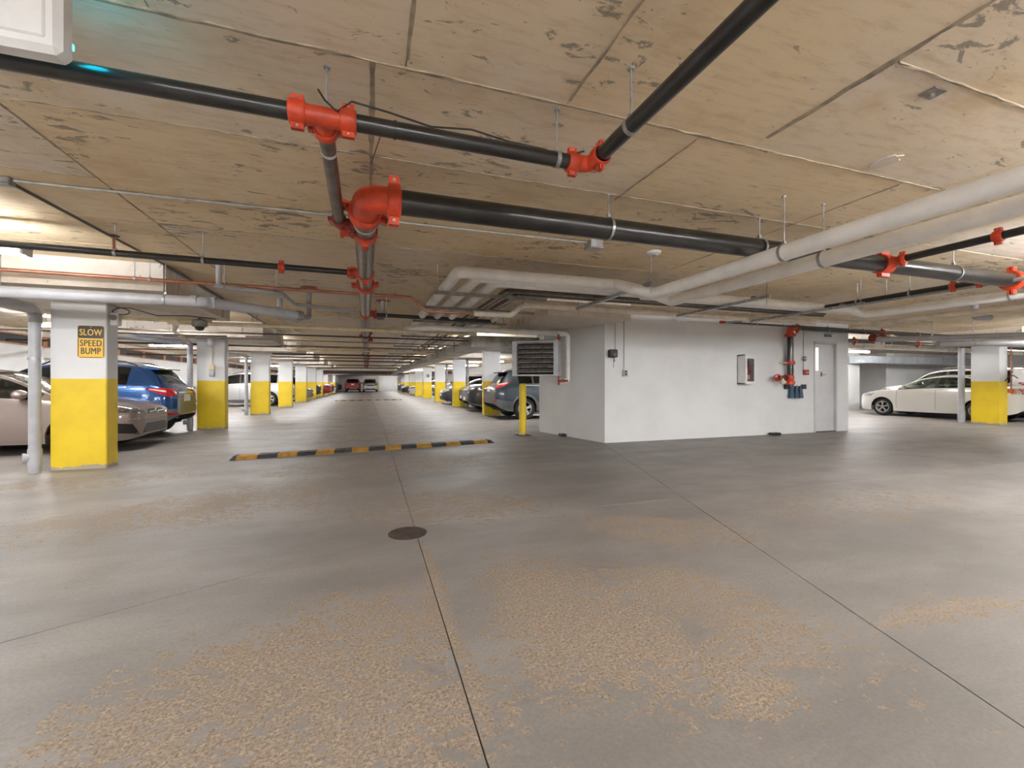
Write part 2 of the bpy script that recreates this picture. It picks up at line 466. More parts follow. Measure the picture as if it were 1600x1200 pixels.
def pipe(name, label, pts, R, m, cat='pipe', bend=0., hang=(), coup=(), group=None, cm='red', n=14, ring=True):
    """one run of pipe: body plus its couplings and hangers as parts. hang/coup are (leg index, distance along it)"""
    t = thing(name, label, cat, pts[0], 0, group)
    P = rounded(pts, bend) if bend else pts
    part('pipe_body', MB().tube(P, R, n), mat[m], t, True)
    V = [Vector(p) for p in pts]
    for leg, s in coup:
        d = (V[leg + 1] - V[leg]).normalized(); add_coupling(V[leg] + d * s, d, R, t, cm, L=max(.06, R * 1.1))
    for leg, s in hang:
        d = (V[leg + 1] - V[leg]).normalized(); q = V[leg] + d * s; add_hanger(q.x, q.y, q.z, R, d, t, ring=ring)
    return t

# ------------------------------------------------------------------ luminaires, seen and added (all of the light comes from these)
def strip_light(x, y, label, z=2.42, L=1.22, along='x', group='fluorescent strip lights', tube='tube'):
    t = thing('strip_light', label, 'lamp', (x, y, z), 0, group)
    def b(mb, u0, u1, v0, v1, z0, z1):
        return mb.box(x + u0, x + u1, y + v0, y + v1, z0, z1) if along == 'x' else mb.box(x + v0, x + v1, y + u0, y + u1, z0, z1)
    h = L / 2
    hs = MB(); b(hs, -h, h, -.05, .05, z + .03, z + .08)
    for s in (-h, h - .03): b(hs, s, s + .018, -.065, .065, z - .02, z + .04)
    part('housing', hs, mat['white_metal'], t)
    for v in (-.045, .045):
        p, q = ((x - h + .03, y + v, z), (x + h - .03, y + v, z)) if along == 'x' else ((x + v, y - h + .03, z), (x + v, y + h - .03, z))
        part('tube', MB().cyl(p, q, .014, 8), mat[tube], t, True)
    for s in (-.4, .4):
        p = (x + s, y) if along == 'x' else (x, y + s)
        part('hanger', MB().cyl((p[0], p[1], z + .08), (p[0], p[1], CEIL), .004, 6), mat['galv'], t)
    return t

strip_light(-3.47, 5.06, 'lit fluorescent strip at the left edge, in front of the nearest sign column', z=2.36, tube='tube_dimmed')
strip_light(-3.55, 9.95, 'lit fluorescent strip behind the column with the speed bump sign', tube='tube_dimmed')
for k, (x, y) in enumerate([(-6.1, 12.0), (-6.1, 17.2), (-6.1, 22.6), (-6.1, 28.0), (-6.1, 35.5), (-6.1, 44.0), (-6.1, 53.0), (-3.0, 61.5)]):
    strip_light(x, y, 'lit fluorescent strip over the left stalls, %s away from the blue car' % ['first', 'second', 'third', 'fourth', 'fifth', 'sixth', 'seventh', 'eighth'][k])
for k, (x, y) in enumerate([(7.2, 12.0), (7.0, 18.0), (7.0, 24.0), (7.0, 30.0), (7.0, 37.0), (7.0, 45.0), (7.0, 54.0), (3.5, 62.5)]):
    strip_light(x, y, 'lit fluorescent strip over the right stalls, %s away from the slate sports utility' % ['first', 'second', 'third', 'fourth', 'fifth', 'sixth', 'seventh', 'eighth'][k])
for k, y in enumerate((15.5, 20.95, 26.35, 31.7, 37.1, 42.5, 48, 53.4)):
    strip_light(-3.1, y, 'lit fluorescent strip between left column drop panels, %s from the camera' % ['first', 'second', 'third', 'fourth', 'fifth', 'sixth', 'seventh', 'eighth'][k], tube='tube_mid' if k else 'tube_dimmed')
for k, y in enumerate((18.1, 23.9, 29.7, 35.3, 40.8, 46.3, 51.8)):  # row added out of sight to brighten the aisle and its ceiling
    strip_light(3.38, y, along='y', label='added fluorescent strip hidden behind the air duct, %s from the camera' % ['first', 'second', 'third', 'fourth', 'fifth', 'sixth', 'seventh', 'eighth'][k])
strip_light(3.38, 12.9, along='y', label='dim fluorescent strip added out of sight behind the air duct elbow, nearest of that row', tube='tube_mid')  # one more unseen strip, added to lift the middle of the floor
strip_light(18.6, 11.9, 'lit fluorescent strip on the ceiling above the white sedan')
strip_light(14.4, 10.6, 'lit fluorescent strip behind the right end of the white room')
strip_light(23.5, 9.5, 'lit fluorescent strip above the tall white car on the right')
for x, y in [(6.8, 1.5), (11.0, 2.9), (0.2, -4.2), (5.5, -3.6), (-5.5, -2.5), (15.5, 4.6), (-6.2, 2.2), (20.5, 5.0), (11.0, -3.0), (-5.6, 7.6), (8.6, .3), (1.0, -6.2)]:  # out-of-frame strips put in to light the foreground and ceiling
    strip_light(x, y, 'unseen fluorescent strip added out of frame to light the foreground', group='added unseen lamps')
for x, y in [(2.6, -1.0), (-2.2, -1.2), (4.2, .1), (-3.9, 1.4), (-1.2, -2.6)]:  # weaker strips added out of view so the near floor stays even
    strip_light(x, y, 'dimmer unseen fluorescent strip added beside the camera for the foreground', group='dimmer added unseen lamps', tube='tube_mid')

# ------------------------------------------------------------------ floor
X0, X1, Y0, Y1 = -9.0, 30.0, -8.0, 66.2
def clip(poly, a, b, c):
    """keep a*x + b*y <= c"""
    out = []
    for i in range(len(poly)):
        p, q = poly[i], poly[(i + 1) % len(poly)]
        dp, dq = a * p[0] + b * p[1] - c, a * q[0] + b * q[1] - c
        if dp <= 0: out.append(p)
        if dp * dq < 0:
            t = dp / (dp - dq); out.append((p[0] + (q[0] - p[0]) * t, p[1] + (q[1] - p[1]) * t))
    return out
def split(polys, p, q, g=.0034):
    dx, dy = q[0] - p[0], q[1] - p[1]; l = math.hypot(dx, dy); a, b = -dy / l, dx / l; c = a * p[0] + b * p[1]
    out = []
    for s in polys:
        for r in (clip(s, a, b, c - g), clip(s, -a, -b, -c - g)):
            if len(r) > 2: out.append(r)
    return out
floor = struct('floor', MB().box(X0, X1, Y0, Y1, -.16, -.012), mat['joint'])
base = [(X0, Y0), (X1, Y0), (X1, Y1), (X0, Y1)]
near = clip(base, 0, 1, 14.0 - .004); far = [clip(clip(base, 0, -1, -a - .003), 0, 1, b - .003) for a, b in ((14, 26), (26, 40), (40, Y1))]
lr = split([near], (.352, 0), (.42, 8.24), .0032)
lr.sort(key=lambda s: sum(p[0] for p in s) / len(s))
left = split(lr[:1], (-1.596, 2.641), (.232, 3.53)); left = [q for s in left for q in split([s], (-9, 10.2), (0, 10.4))]
right = split(lr[1:], (4.376, 7.335), (2.176, .871), .0036)
right = [q for s in right for q in split([s], (1.924, 3.70), (9.35, 3.72))]
slabs = left + right + [q for s in far for q in split([s], (.42, 14), (.55, 66), .004)]
for s in slabs:
    struct('floor_slab', MB().prism(s, -.012, 0), mat['floor'], floor)

# round floor drain where the joints meet
t = thing('floor_drain', 'round rusty iron floor drain grate set in the lane where the joints meet', 'drain', (.315, 3.53, 0))
part('frame', MB().ring((.315, 3.53, .001), (0, 0, 1), .132, .15, .006, 32), mat['iron'], t)
mb = MB().lathe((.315, 3.53, 0), (0, 0, 1), [(.131, .0003), (.131, .001)], 32); part('sump', mb, mat['dark'], t)
for i in range(-6, 7):
    hw = math.sqrt(max(0, .131 ** 2 - (i * .019) ** 2))
    if hw > .02: part('bar', MB().box(.315 - hw, .315 + hw, 3.53 + i * .019 - .0062, 3.53 + i * .019 + .0062, .001, .005), mat['iron'], t)

# ------------------------------------------------------------------ ceiling slab with board form panels
ceil = struct('ceiling', MB().box(X0, X1, Y0, Y1, CEIL + .012, CEIL + .25), mat['ceil_gap'])
LEFT_C = [7.6 + 5.4 * k for k in range(11)]
RIGHT_C = [15.1, 20.9, 26.7, 32.5, 38.0, 43.5, 49.0, 54.5, 60.0]
def form_panel(x0, x1, y0, y1, g=.0035):
    dz = .004 if random.random() < .1 and 2 < y0 < 13 else random.uniform(-.0015, .0015)
    struct('form_panel', MB().box(x0 + g, x1 - g, y0 + g, y1 - g, CEIL + dz, CEIL + .012), mat['ceil'], ceil)
def panels(xs, ys, g=.0035):
    for j in range(len(ys) - 1):
        for i in range(len(xs) - 1): form_panel(xs[i], xs[i + 1], ys[j], ys[j + 1], g)
panels([-9, -7.2, -5.4, -3.62, -2.1, -.8, .175, 1.0, 2.27], [-8, -6, -4, -2, -.2, 2.06])
panels([2.27, 4.1, 5.95, 7.8, 9.65, 12, 15, 19, 24, 30], [-8, -6, -4, -2, -.5, 1.30, 2.06])
panels([-9, -7.25, -5.43, -3.62, -1.81], [2.06, 2.92, 3.86, 4.80, 5.73, 6.66, 7.6])
panels([-1.81, .03, 1.88, 3.72, 5.56, 7.40, 9.24, 11.1, 13, 16, 20, 25, 30], [2.06, 2.92, 4.80, 6.66, 7.6])
panels([-9, -7.25, -5.43, -3.62, -1.81, .03, 1.88, 3.72, 5.56, 7.40, 9.24, 11.1, 13, 16, 20, 25, 30], [7.6, 8.5, 10.35, 12.2, 14.05, 16])
panels([-9, -5.4, -1.81, 1.88, 5.56, 10.3], [16, 17.8, 19.6, 21.4, 25, 28.6, 34, 40, 48, 57, 66.2], .006)
def fin(x0, y0, x1, y1, w, seed, h=.007):
    """a rough concrete fin left where two form boards met"""
    r = random.Random(seed); L = math.hypot(x1 - x0, y1 - y0); n = max(6, int(L / .09)); dx, dy = (x1 - x0) / L, (y1 - y0) / L; v = []
    for k in range(n + 1):
        s = L * k / n; a, b_ = w * r.uniform(.25, 1), w * r.uniform(.25, 1); px, py = x0 + dx * s, y0 + dy * s
        for o in (a, -b_): v.append((px - dy * o, py + dx * o, CEIL + .003)); v.append((px - dy * o * .6, py + dx * o * .6, CEIL - h * r.uniform(.4, 1)))
    f = []
    for k in range(n):
        i, j = 4 * k, 4 * k + 4
        f += [(i, j, j + 1, i + 1), (i + 1, j + 1, j + 3, i + 3), (i + 3, j + 3, j + 2, i + 2)]
    struct('joint_fin', MB().add(v, f), mat['fin'], ceil)
for k, a in enumerate([(.03, 2.06, .03, 4.7, .022), (-1.81, 2.2, -1.81, 6.6, .012), (2.27, .5, 2.27, 1.95, .028), (1.0, 1.0, 1.0, 2.02, .014), (1.88, 2.1, 1.88, 3.0, .016), (-3.6, 2.92, .03, 2.92, .009), (.03, 2.92, 5.5, 2.92, .011),
                       (-1.8, 2.06, 2.4, 2.06, .02), (2.4, 2.06, 5.5, 2.06, .010), (2.3, 1.30, 4.4, 1.30, .016), (-1.8, 4.80, 3.7, 4.80, .009), (3.72, 2.1, 3.72, 4.6, .008), (.175, .6, .175, 2.0, .016), (-2.5, 3.86, -1.82, 3.86, .01)]):
    fin(*a, seed=k)

# ------------------------------------------------------------------ outer walls
def wall(name, x0, x1, y0, y1, z0=0., z1=CEIL + .01, m='white'):
    return struct(name, MB().box(x0, x1, y0, y1, z0, z1), mat[m])
wall('wall_left', X0 - .2, -8.8, Y0, Y1, 0, 2.22)
wall('wall_left_upper', X0 - .2, -8.8, Y0, Y1, 2.52, CEIL + .01, 'panel_conc')
wall('wall_left_recess', X0 - .3, -8.98, Y0, Y1, 2.2, 2.56, 'dark')
wall('wall_back', X0, X1, 66.0, 66.2)
wall('wall_south', X0, X1, Y0 - .2, Y0)
wall('wall_right', 10.2, 10.4, 9.9, 66.0)
wall('wall_far_right', 10.4, 30.0, 15.5, 15.7)
wall('wall_east', 29.8, 30.0, Y0, 15.5)
wall('wall_partition', 16.0, 21.05, 13.4, 14.0)
wall('trim_kerb', 10.4, 29.8, 15.2, 15.5, 0, .15, 'panel_conc')
wall('wall_pier', 24.2, 29.8, 14.2, 15.5)

# timber framed mesh openings at the head of the left wall
t = thing('timber_vent', 'long orange timber frame with dark mesh openings along the top of the left wall', 'vent', (-8.8, 26, 2.22))
part('rail', MB().box(-8.85, -8.74, 8, 62, 2.22, 2.255), mat['wood'], t); part('rail', MB().box(-8.85, -8.74, 8, 62, 2.485, 2.52), mat['wood'], t)
part('mesh_screen', MB().box(-8.83, -8.80, 8, 62, 2.255, 2.485), mat['mesh'], t)
for k in range(28):
    y = 8.2 + k * 1.95
    part('stud', MB().box(-8.86, -8.745, y, y + .19, 2.255, 2.485), mat['wood'], t)

# ------------------------------------------------------------------ columns with yellow bases, and the drop panels over them
ORD = ['first', 'second', 'third', 'fourth', 'fifth', 'sixth', 'seventh', 'eighth', 'ninth', 'tenth', 'eleventh']
def column(x0, x1, y0, y1, zt, label, yh=1.255):
    t = thing('column', label, 'column', ((x0 + x1) / 2, (y0 + y1) / 2, 0), 0, 'yellow based columns')
    mb = MB(); b = .012
    pl = [(x0 + b, y0), (x1 - b, y0), (x1, y0 + b), (x1, y1 - b), (x1 - b, y1), (x0 + b, y1), (x0, y1 - b), (x0, y0 + b)]
    part('shaft', MB().prism(pl, yh, zt), mat['white'], t)
    part('painted_base', MB().prism(pl, 0, yh), mat['yellow'], t)
    return t
def drop(cx, cy, zb, hx=1.42, hy=1.37, x0=None, x1=None, y0=None, y1=None):
    mb = MB().box(x0 if x0 is not None else cx - hx, x1 if x1 is not None else cx + hx, y0 if y0 is not None else cy - hy, y1 if y1 is not None else cy + hy, zb, CEIL - .002)
    return struct('ceiling_drop_panel', mb, mat['panel_conc'])
for k, y in enumerate(LEFT_C):
    lab = 'white column with yellow base and speed bump sign, nearest on the left' if k == 0 else 'white column with yellow base, %s in the left row counted from the sign column' % ORD[k]
    column(-4.08, -3.46, y, y + .3, 2.325, lab)
    drop(-3.77, y + .15, 2.32)
for k, y in enumerate(RIGHT_C):
    lab = 'white column with yellow base standing behind the grey sports utility' if k == 0 else 'white column with yellow base, %s in the right row behind the grey sports utility' % ORD[k]
    column(4.05, 4.67, y, y + .3, 2.375, lab)
    drop(4.36, y + .15, 2.37)
column(17.05, 17.44, 7.18, 7.80, 2.39, 'white column with yellow base in front of the white sedan, far right', 1.24)
drop(17.25, 7.5, 2.385, 1.3, 1.2)
column(1.35, 1.72, 62.6, 62.9, 2.6, 'slim white and yellow column near the end wall, beside the white car')
drop(0, 0, 2.36, x0=2.94, x1=4.6, y0=6.80, y1=9.75)

# ------------------------------------------------------------------ the white service room
mb = MB()
YF = 7.55
mb.prism([(4.504, YF), (10.28, YF), (10.28, YF + .2), (4.47, YF + .2)], 0, CEIL)
mb.box(11.02, 11.45, YF, YF + .2, 0, CEIL); mb.box(10.28, 11.02, YF, YF + .2, 2.19, CEIL)
struct('wall_front', mb, mat['white'])
struct('wall_angled', MB().prism([(4.504, YF), (4.46, YF + .21), (4.20, 9.8), (4.04, 9.8)], 0, CEIL), mat['white'])
wall('wall_room_end', 11.25, 11.45, YF + .2, 9.9)
wall('wall_room_rear', 4.1, 11.45, 9.8, 9.98)
d = struct('door_1', MB().box(10.30, 11.00, YF + .05, YF + .095, .012, 2.15), mat['door'])
for nm, bx in (('frame_jamb', (10.255, 10.30, YF - .012, YF + .1, 0, 2.2)), ('frame_jamb', (11.00, 11.045, YF - .012, YF + .1, 0, 2.2)), ('frame_head', (10.255, 11.045, YF - .012, YF + .1, 2.155, 2.205))):
    struct(nm, MB().box(*bx), mat['frame'], d)
struct('window_pane', MB().box(10.37, 10.47, YF + .042, YF + .05, 1.50, 2.05), mat['lit_pane'], d)
struct('lever_handle', MB().box(10.53, 10.58, YF + .03, YF + .05, 1.36, 1.46).cyl((10.555, YF + .05, 1.40), (10.555, YF - .01, 1.40), .012, 8).cyl((10.555, YF - .01, 1.40), (10.65, YF - .01, 1.40), .01, 8), mat['chrome'], d)
struct('threshold', MB().box(10.28, 11.02, YF - .01, YF + .1, 0, .011), mat['dark'], d)

def wallbox(name, label, cat, x0, x1, z0, z1, dep, m, y=YF):
    return solo(name, MB().rbox(x0, x1, y - dep, y, z0, z1, min(.012, dep * .3)), mat[m], label, cat)
wallbox('door_sign', 'small black sign plate over the grey service door', 'sign', 10.60, 10.84, 2.32, 2.385, .02, 'black')
# fire extinguisher cabinet
t = thing('extinguisher_cabinet', 'white wall cabinet with glazed door and red extinguisher inside, on the white room', 'cabinet', (8.02, YF, 1.17))
mb = MB(); x0, x1, z0, z1, yf = 7.88, 8.18, 1.17, 1.82, YF - .21
mb.box(x0, x0 + .02, yf, YF, z0, z1); mb.box(x1 - .02, x1, yf, YF, z0, z1); mb.box(x0, x1, yf, YF, z0, z0 + .02); mb.box(x0, x1, yf, YF, z1 - .02, z1); mb.box(x0, x1, YF - .015, YF, z0, z1)
part('cabinet_body', mb, mat['white_metal'], t)
mb = MB().box(x0, x0 + .05, yf - .015, yf, z0, z1); mb.box(x1 - .05, x1, yf - .015, yf, z0, z1); mb.box(x0 + .05, x1 - .05, yf - .015, yf, z0, z0 + .06); mb.box(x0 + .05, x1 - .05, yf - .015, yf, z1 - .09, z1)
fr = part('door_frame', mb, mat['white_metal'], t)
part('pane', MB().box(x0 + .05, x1 - .05, yf - .009, yf - .005, z0 + .06, z1 - .09), mat['clear'], fr)
e = thing('fire_extinguisher', 'red fire extinguisher with a white label inside the wall cabinet', 'extinguisher', (8.03, YF - .11, 1.19))
part('cylinder', MB().lathe((8.03, YF - .11, 1.19), (0, 0, 1), [(.068, 0), (.07, .02), (.07, .35), (.05, .40), (.02, .42), (.02, .45)], 18), mat['red'], e, True)
part('label', MB().lathe((8.03, YF - .11, 1.28), (0, 0, 1), [(.071, 0), (.071, .09)], 18), mat['paper'], e, True)
part('valve_head', MB().box(7.99, 8.09, YF - .125, YF - .095, 1.64, 1.67).cyl((8.08, YF - .11, 1.62), (8.09, YF - .16, 1.42), .012, 8), mat['black'], e)
# electrical bits near the corner
t = thing('card_camera', 'black wall device on a thin conduit beside the room corner', 'camera', (4.66, YF, 1.62))
part('body', MB().rbox(4.56, 4.74, YF - .12, YF, 1.70, 1.86, .02), mat['black'], t); part('lens', MB().lathe((4.64, YF - .12, 1.76), (.2, -1, -.2), [(.035, -.01), (.035, .03), (.02, .03)], 14), mat['chrome'], t, True)
part('bracket', MB().box(4.70, 4.745, YF - .05, YF, 1.62, 1.70), mat['galv'], t); part('conduit', MB().tube([(4.735, YF - .012, 1.86), (4.735, YF - .012, 2.655)], .011, 8), mat['conduit'], t, True); part('tail', MB().tube([(4.70, YF - .012, 1.62), (4.70, YF - .012, 1.50)], .008, 8), mat['conduit'], t, True)
t = thing('power_outlet', 'grey conduit with twin outlet box on the front of the white room', 'outlet', (4.96, YF, 1.33))
part('conduit', MB().tube([(4.94, YF - .012, 1.46), (4.94, YF - .012, 2.655)], .011, 8), mat['conduit'], t, True)
part('box', MB().rbox(4.905, 5.0, YF - .06, YF, 1.33, 1.46, .008), mat['grey_metal'], t)
for z in (1.37, 1.42): part('socket', MB().box(4.925, 4.975, YF - .066, YF - .06, z - .015, z + .018), mat['black'], t)
t = thing('alarm_bell', 'round chrome alarm sounder on a thin conduit right of the standpipe', 'alarm', (9.92, YF, 1.7))
part('dome', MB().lathe((9.90, YF, 1.77), (0, -1, 0), [(.075, 0), (.075, .03), (.055, .06), (.02, .07)], 20), mat['chrome'], t, True)
part('conduit', MB().tube([(9.90, YF - .012, 1.51), (9.90, YF - .012, 1.70)], .008, 8).tube([(9.90, YF - .012, 1.84), (9.90, YF - .012, 2.655)], .008, 8), mat['conduit'], t, True)
t = thing('pull_station', 'red fire alarm pull box under the alarm sounder', 'alarm', (9.96, YF, 1.38))
part('box', MB().rbox(9.885, 10.03, YF - .06, YF, 1.39, 1.51, .01), mat['red_dark'], t); part('pull_bar', MB().box(9.915, 10.0, YF - .075, YF - .06, 1.43, 1.45), mat['sign_y'], t)
# blue bags on a hook rail
t = thing('hook_rail', 'black hook rail below the red standpipe valve', 'rail', (9.58, YF, 1.10))
part('rail', MB().box(9.27, 9.92, YF - .035, YF - .015, 1.10, 1.12), mat['black'], t)
for x in (9.27, 9.83): part('end_block', MB().rbox(x, x + .1, YF - .07, YF, 1.05, 1.16, .01), mat['black'], t)
for x in (9.48, 9.60, 9.72): part('hook', MB().tube(rounded([(x, YF - .04, 1.11), (x, YF - .075, 1.11), (x, YF - .075, 1.15)], .02), .006, 6), mat['black'], t, True)
for k, x in enumerate((9.44, 9.59, 9.73)):
    b = solo('hanging_bag', MB().add(*(lambda w: ([(x - w, YF - .10, .84), (x + w, YF - .10, .84), (x + w, YF - .02, .84), (x - w, YF - .02, .84), (x - w * .7, YF - .085, 1.06), (x + w * .7, YF - .085, 1.06), (x + w * .7, YF - .04, 1.06), (x - w * .7, YF - .04, 1.06), (x - w * .3, YF - .08, 1.12), (x + w * .3, YF - .08, 1.12), (x + w * .3, YF - .05, 1.12), (x - w * .3, YF - .05, 1.12)],
        [(0, 3, 2, 1), (0, 1, 5, 4), (1, 2, 6, 5), (2, 3, 7, 6), (3, 0, 4, 7), (4, 5, 9, 8), (5, 6, 10, 9), (6, 7, 11, 10), (7, 4, 8, 11), (8, 9, 10, 11)]))(.06)), mat['blue_bag'],
        '%s of the three blue bags hanging on the hook rail' % ['leftmost', 'middle', 'rightmost'][k], 'bag', 'blue hanging bags')
# little black bait boxes on the floor along the walls
solo('bait_station', MB().rbox(4.12, 4.24, 8.72, 8.92, 0, .06, .012), mat['black'], 'low black box on the floor by the angled white wall', 'box')
solo('bait_station', MB().rbox(8.74, 8.98, 7.36, 7.50, 0, .06, .012), mat['black'], 'low black box on the floor under the blue bags', 'box')

# ------------------------------------------------------------------ standpipe on the wall
SX, SY = 9.30, 7.40
t = thing('standpipe', 'vertical black fire standpipe with red fittings on the white room front', 'pipe', (SX, SY, 1.10))
part('riser', MB().cyl((SX, SY, 1.12), (SX, SY, 2.36), .066, 18), mat['black_pipe'], t, True)
add_coupling((SX, SY, 1.66), (0, 0, 1), .066, t, ear=(1, 0, 0)); add_coupling((SX, SY, 1.20), (0, 0, 1), .066, t, ear=(1, 0, 0)); add_coupling((SX, SY, 2.30), (0, 0, 1), .066, t, ear=(0, 1, 0))
part('tee_fitting', MB().cyl((SX, SY, 1.26), (SX, SY, 1.37), .082, 18).lathe((SX, SY, 1.31), (-1, -.12, 0), [(.075, .05), (.07, .12), (.085, .13), (.085, .17)], 16), mat['red'], t, True)
part('elbow', MB().tube(rounded([(SX, SY, 2.31), (SX, SY, 2.475), (SX + .16, SY, 2.475)], .14, 7), .070, 16), mat['red'], t, True)
v = part('hose_valve', MB().lathe((SX - .17, SY - .02, 1.31), (-1, -.12, 0), [(.05, 0), (.055, .06), (.04, .1), (.05, .12), (.05, .24)], 14), mat['iron'], t, True, 'brass brown hose valve')
part('handwheel', MB().ring((SX - .47, SY - .07, 1.31), (-1, -.35, 0), .062, .085, .02, 18).cyl((SX - .47, SY - .07, 1.31), (SX - .36, SY - .05, 1.31), .012, 8).box(SX - .475, SX - .462, SY - .14, SY, 1.302, 1.318).box(SX - .475, SX - .462, SY - .078, SY - .062, 1.24, 1.38), mat['red'], v, True)
part('hose_outlet', MB().lathe((SX - .33, SY - .05, 1.30), (.25, -.35, -1), [(.038, 0), (.038, .08), (.05, .085), (.05, .13), (.03, .14)], 14), mat['paper'], v, True)
part('bracket', MB().box(SX - .18, SX - .08, SY - .02, YF, 1.645, 1.675).box(SX + .08, SX + .15, SY - .02, YF, 1.62, 1.85), mat['cream'], t)
part('tag', MB().box(SX + .11, SX + .15, SY - .01, SY, 1.43, 1.50), mat['paper'], t)
pipe('sprinkler_pipe', 'black fire main running right from the standpipe elbow above the grey door', [(SX + .16, SY, 2.475), (17.0, SY, 2.46)], .06, 'black_pipe', coup=[(0, .06), (0, 3.0)], hang=[(0, 1.05), (0, 2.3), (0, 4.4)], n=16)
pipe('sprinkler_pipe', 'thin dark pipe with red end cap crossing the top of the white room', [(7.25, 7.30, 2.495), (SX + .5, 7.28, 2.48), (13.5, 7.2, 2.45)], .02, 'dark_conduit', hang=[(0, .9), (0, 1.7)])
t = thing('inspection_valve', 'small red capped pipe stub at the end of the thin dark pipe', 'valve', (7.2, 7.28, 2.47)); part('cap', MB().cyl((7.14, 7.28, 2.49), (7.24, 7.29, 2.495), .032, 12), mat['red'], t, True)
part('drain_stub', MB().cyl((7.30, 7.29, 2.49), (7.9, 7.18, 2.56), .02, 10), mat['conduit'], t, True); part('clamp', MB().ring((7.62, 7.23, 2.527), (1, -.18, .1), .021, .032, .03, 14).cyl((7.62, 7.23, 2.54), (7.62, 7.23, 2.655), .005, 6), mat['copper'], t, True)

# ------------------------------------------------------------------ unit heater by the angled wall, with its pipes
HX0, HX1, HY, HZ0, HZ1 = 2.90, 3.86, 8.20, 1.34, 2.06
hroot = t = thing('unit_heater', 'grey louvred unit heater hung in front of the angled white wall', 'heater', (3.38, 8.38, HZ0))
mb = MB(); mb.box(HX0, HX0 + .095, HY, HY + .36, HZ0, HZ1); mb.box(HX1 - .095, HX1, HY, HY + .36, HZ0, HZ1); mb.box(HX0 + .095, HX1 - .095, HY + .02, HY + .36, HZ1 - .04, HZ1); mb.box(HX0 + .095, HX1 - .095, HY + .02, HY + .36, HZ0, HZ0 + .03)
part('casing', mb, mat['grey_metal'], t)
part('coil', MB().box(HX0 + .095, HX1 - .095, HY + .14, HY + .36, HZ0 + .03, HZ1 - .04), mat['dark'], t)
for i in range(7):
    z = HZ0 + .07 + i * .098
    part('louvre', MB().add([(HX0 + .095, HY + .10, z + .075), (HX1 - .095, HY + .10, z + .075), (HX1 - .095, HY + .005, z), (HX0 + .095, HY + .005, z), (HX0 + .095, HY + .10, z + .082), (HX1 - .095, HY + .10, z + .082), (HX1 - .095, HY + .0, z + .016), (HX0 + .095, HY + .0, z + .016)],
        [(0, 1, 2, 3), (4, 7, 6, 5), (0, 4, 5, 1), (3, 2, 6, 7), (1, 5, 6, 2), (0, 3, 7, 4)]), mat['louvre'], t)
for x in (HX0 + .05, HX1 - .05): part('hanger', MB().cyl((x, HY + .18, HZ1), (x, HY + .18, 2.37), .006, 6), mat['galv'], t)
part('inlet_valve', MB().cyl((HX1 - .02, HY + .2, HZ1), (HX1 - .02, HY + .2, HZ1 + .14), .02, 10).box(HX1 - .05, HX1 + .02, HY + .17, HY + .23, HZ1 + .04, HZ1 + .09), mat['red_dark'], t)
part('drain_valve', MB().cyl((HX1 - .02, HY + .2, HZ0), (HX1 - .02, HY + .2, HZ0 - .19), .02, 10).cyl((HX1 - .02, HY + .2, HZ0 - .1), (HX1 + .17, HY + .2, HZ0 - .1), .022, 10).box(HX1 + .03, HX1 + .10, HY + .16, HY + .24, HZ0 - .135, HZ0 - .065), mat['red_dark'], t)
hroot.rotation_euler = (0, 0, math.radians(-34))
pipe('insulated_pipe', 'white insulated heating pipe that drops down the angled wall beside the unit heater', [(.80, 9.4, 2.36), (1.05, 8.42, 2.25), (1.3, 8.36, 2.25), (4.12, 8.42, 2.25), (4.12, 8.42, 1.235), (HX1 + .05, 8.30, 1.235)], .055, 'insul', bend=.09, hang=[(2, .6), (2, 1.9)], ring=False)
pipe('insulated_pipe', 'white insulated heating pipe above the unit heater, rear of the pair', [(1.16, 9.5, 2.37), (1.34, 8.70, 2.28), (1.6, 8.62, 2.28), (3.55, 8.62, 2.28), (3.55, 8.50, 2.28), (3.55, 8.50, 2.12)], .045, 'insul', bend=.08)

# ------------------------------------------------------------------ sprinkler mains with red fittings
ZP = 2.39
R1 = .038
t = thing('sprinkler_pipe', 'upper black sprinkler pipe crossing the ceiling with red grooved tee and elbow', 'pipe', (-.18, 2.105, ZP))
part('pipe_body', MB().tube([(-3.6, 2.105, ZP), (-.27, 2.105, ZP)], R1, 18), mat['black_pipe'], t, True)
part('pipe_body', MB().tube([(-.10, 2.105, ZP), (1.08, 2.105, ZP)], R1, 18), mat['black_pipe'], t, True)
part('pipe_body', MB().tube([(1.165, 2.02, ZP), (1.165, -3.5, ZP)], R1, 18), mat['black_pipe'], t, True)
part('tee_fitting', MB().tube([(-.30, 2.105, ZP), (-.06, 2.105, ZP)], R1 * 1.12, 18).tube([(-.18, 2.105, ZP), (-.18, 2.22, ZP)], R1 * 1.12, 18), mat['red'], t, True)
add_coupling((-.285, 2.105, ZP), (1, 0, 0), R1, t, L=.07); add_coupling((-.075, 2.105, ZP), (1, 0, 0), R1, t, L=.07); add_coupling((-.18, 2.215, ZP), (0, 1, 0), R1, t, L=.05, ear=(1, 0, 0))
part('elbow', MB().tube(rounded([(1.03, 2.105, ZP), (1.165, 2.105, ZP), (1.165, 1.97, ZP)], .08, 7), R1 * 1.12, 18), mat['red'], t, True)
add_coupling((1.055, 2.105, ZP), (1, 0, 0), R1, t, L=.06); add_coupling((1.165, 2.0, ZP), (0, 1, 0), R1, t, L=.06)
add_hanger(.965, 2.105, ZP, R1, (1, 0, 0), t); add_hanger(-.17, 2.16, ZP, .02, (1, 0, 0), t, ring=False); add_hanger(-2.4, 2.105, ZP, R1, (1, 0, 0), t); add_hanger(1.165, 1.72, ZP, R1, (0, 1, 0), t)
t = thing('sprinkler_pipe', 'short grey sprinkler riser between the upper pipe and the big main', 'pipe', (-.18, 2.3, ZP))
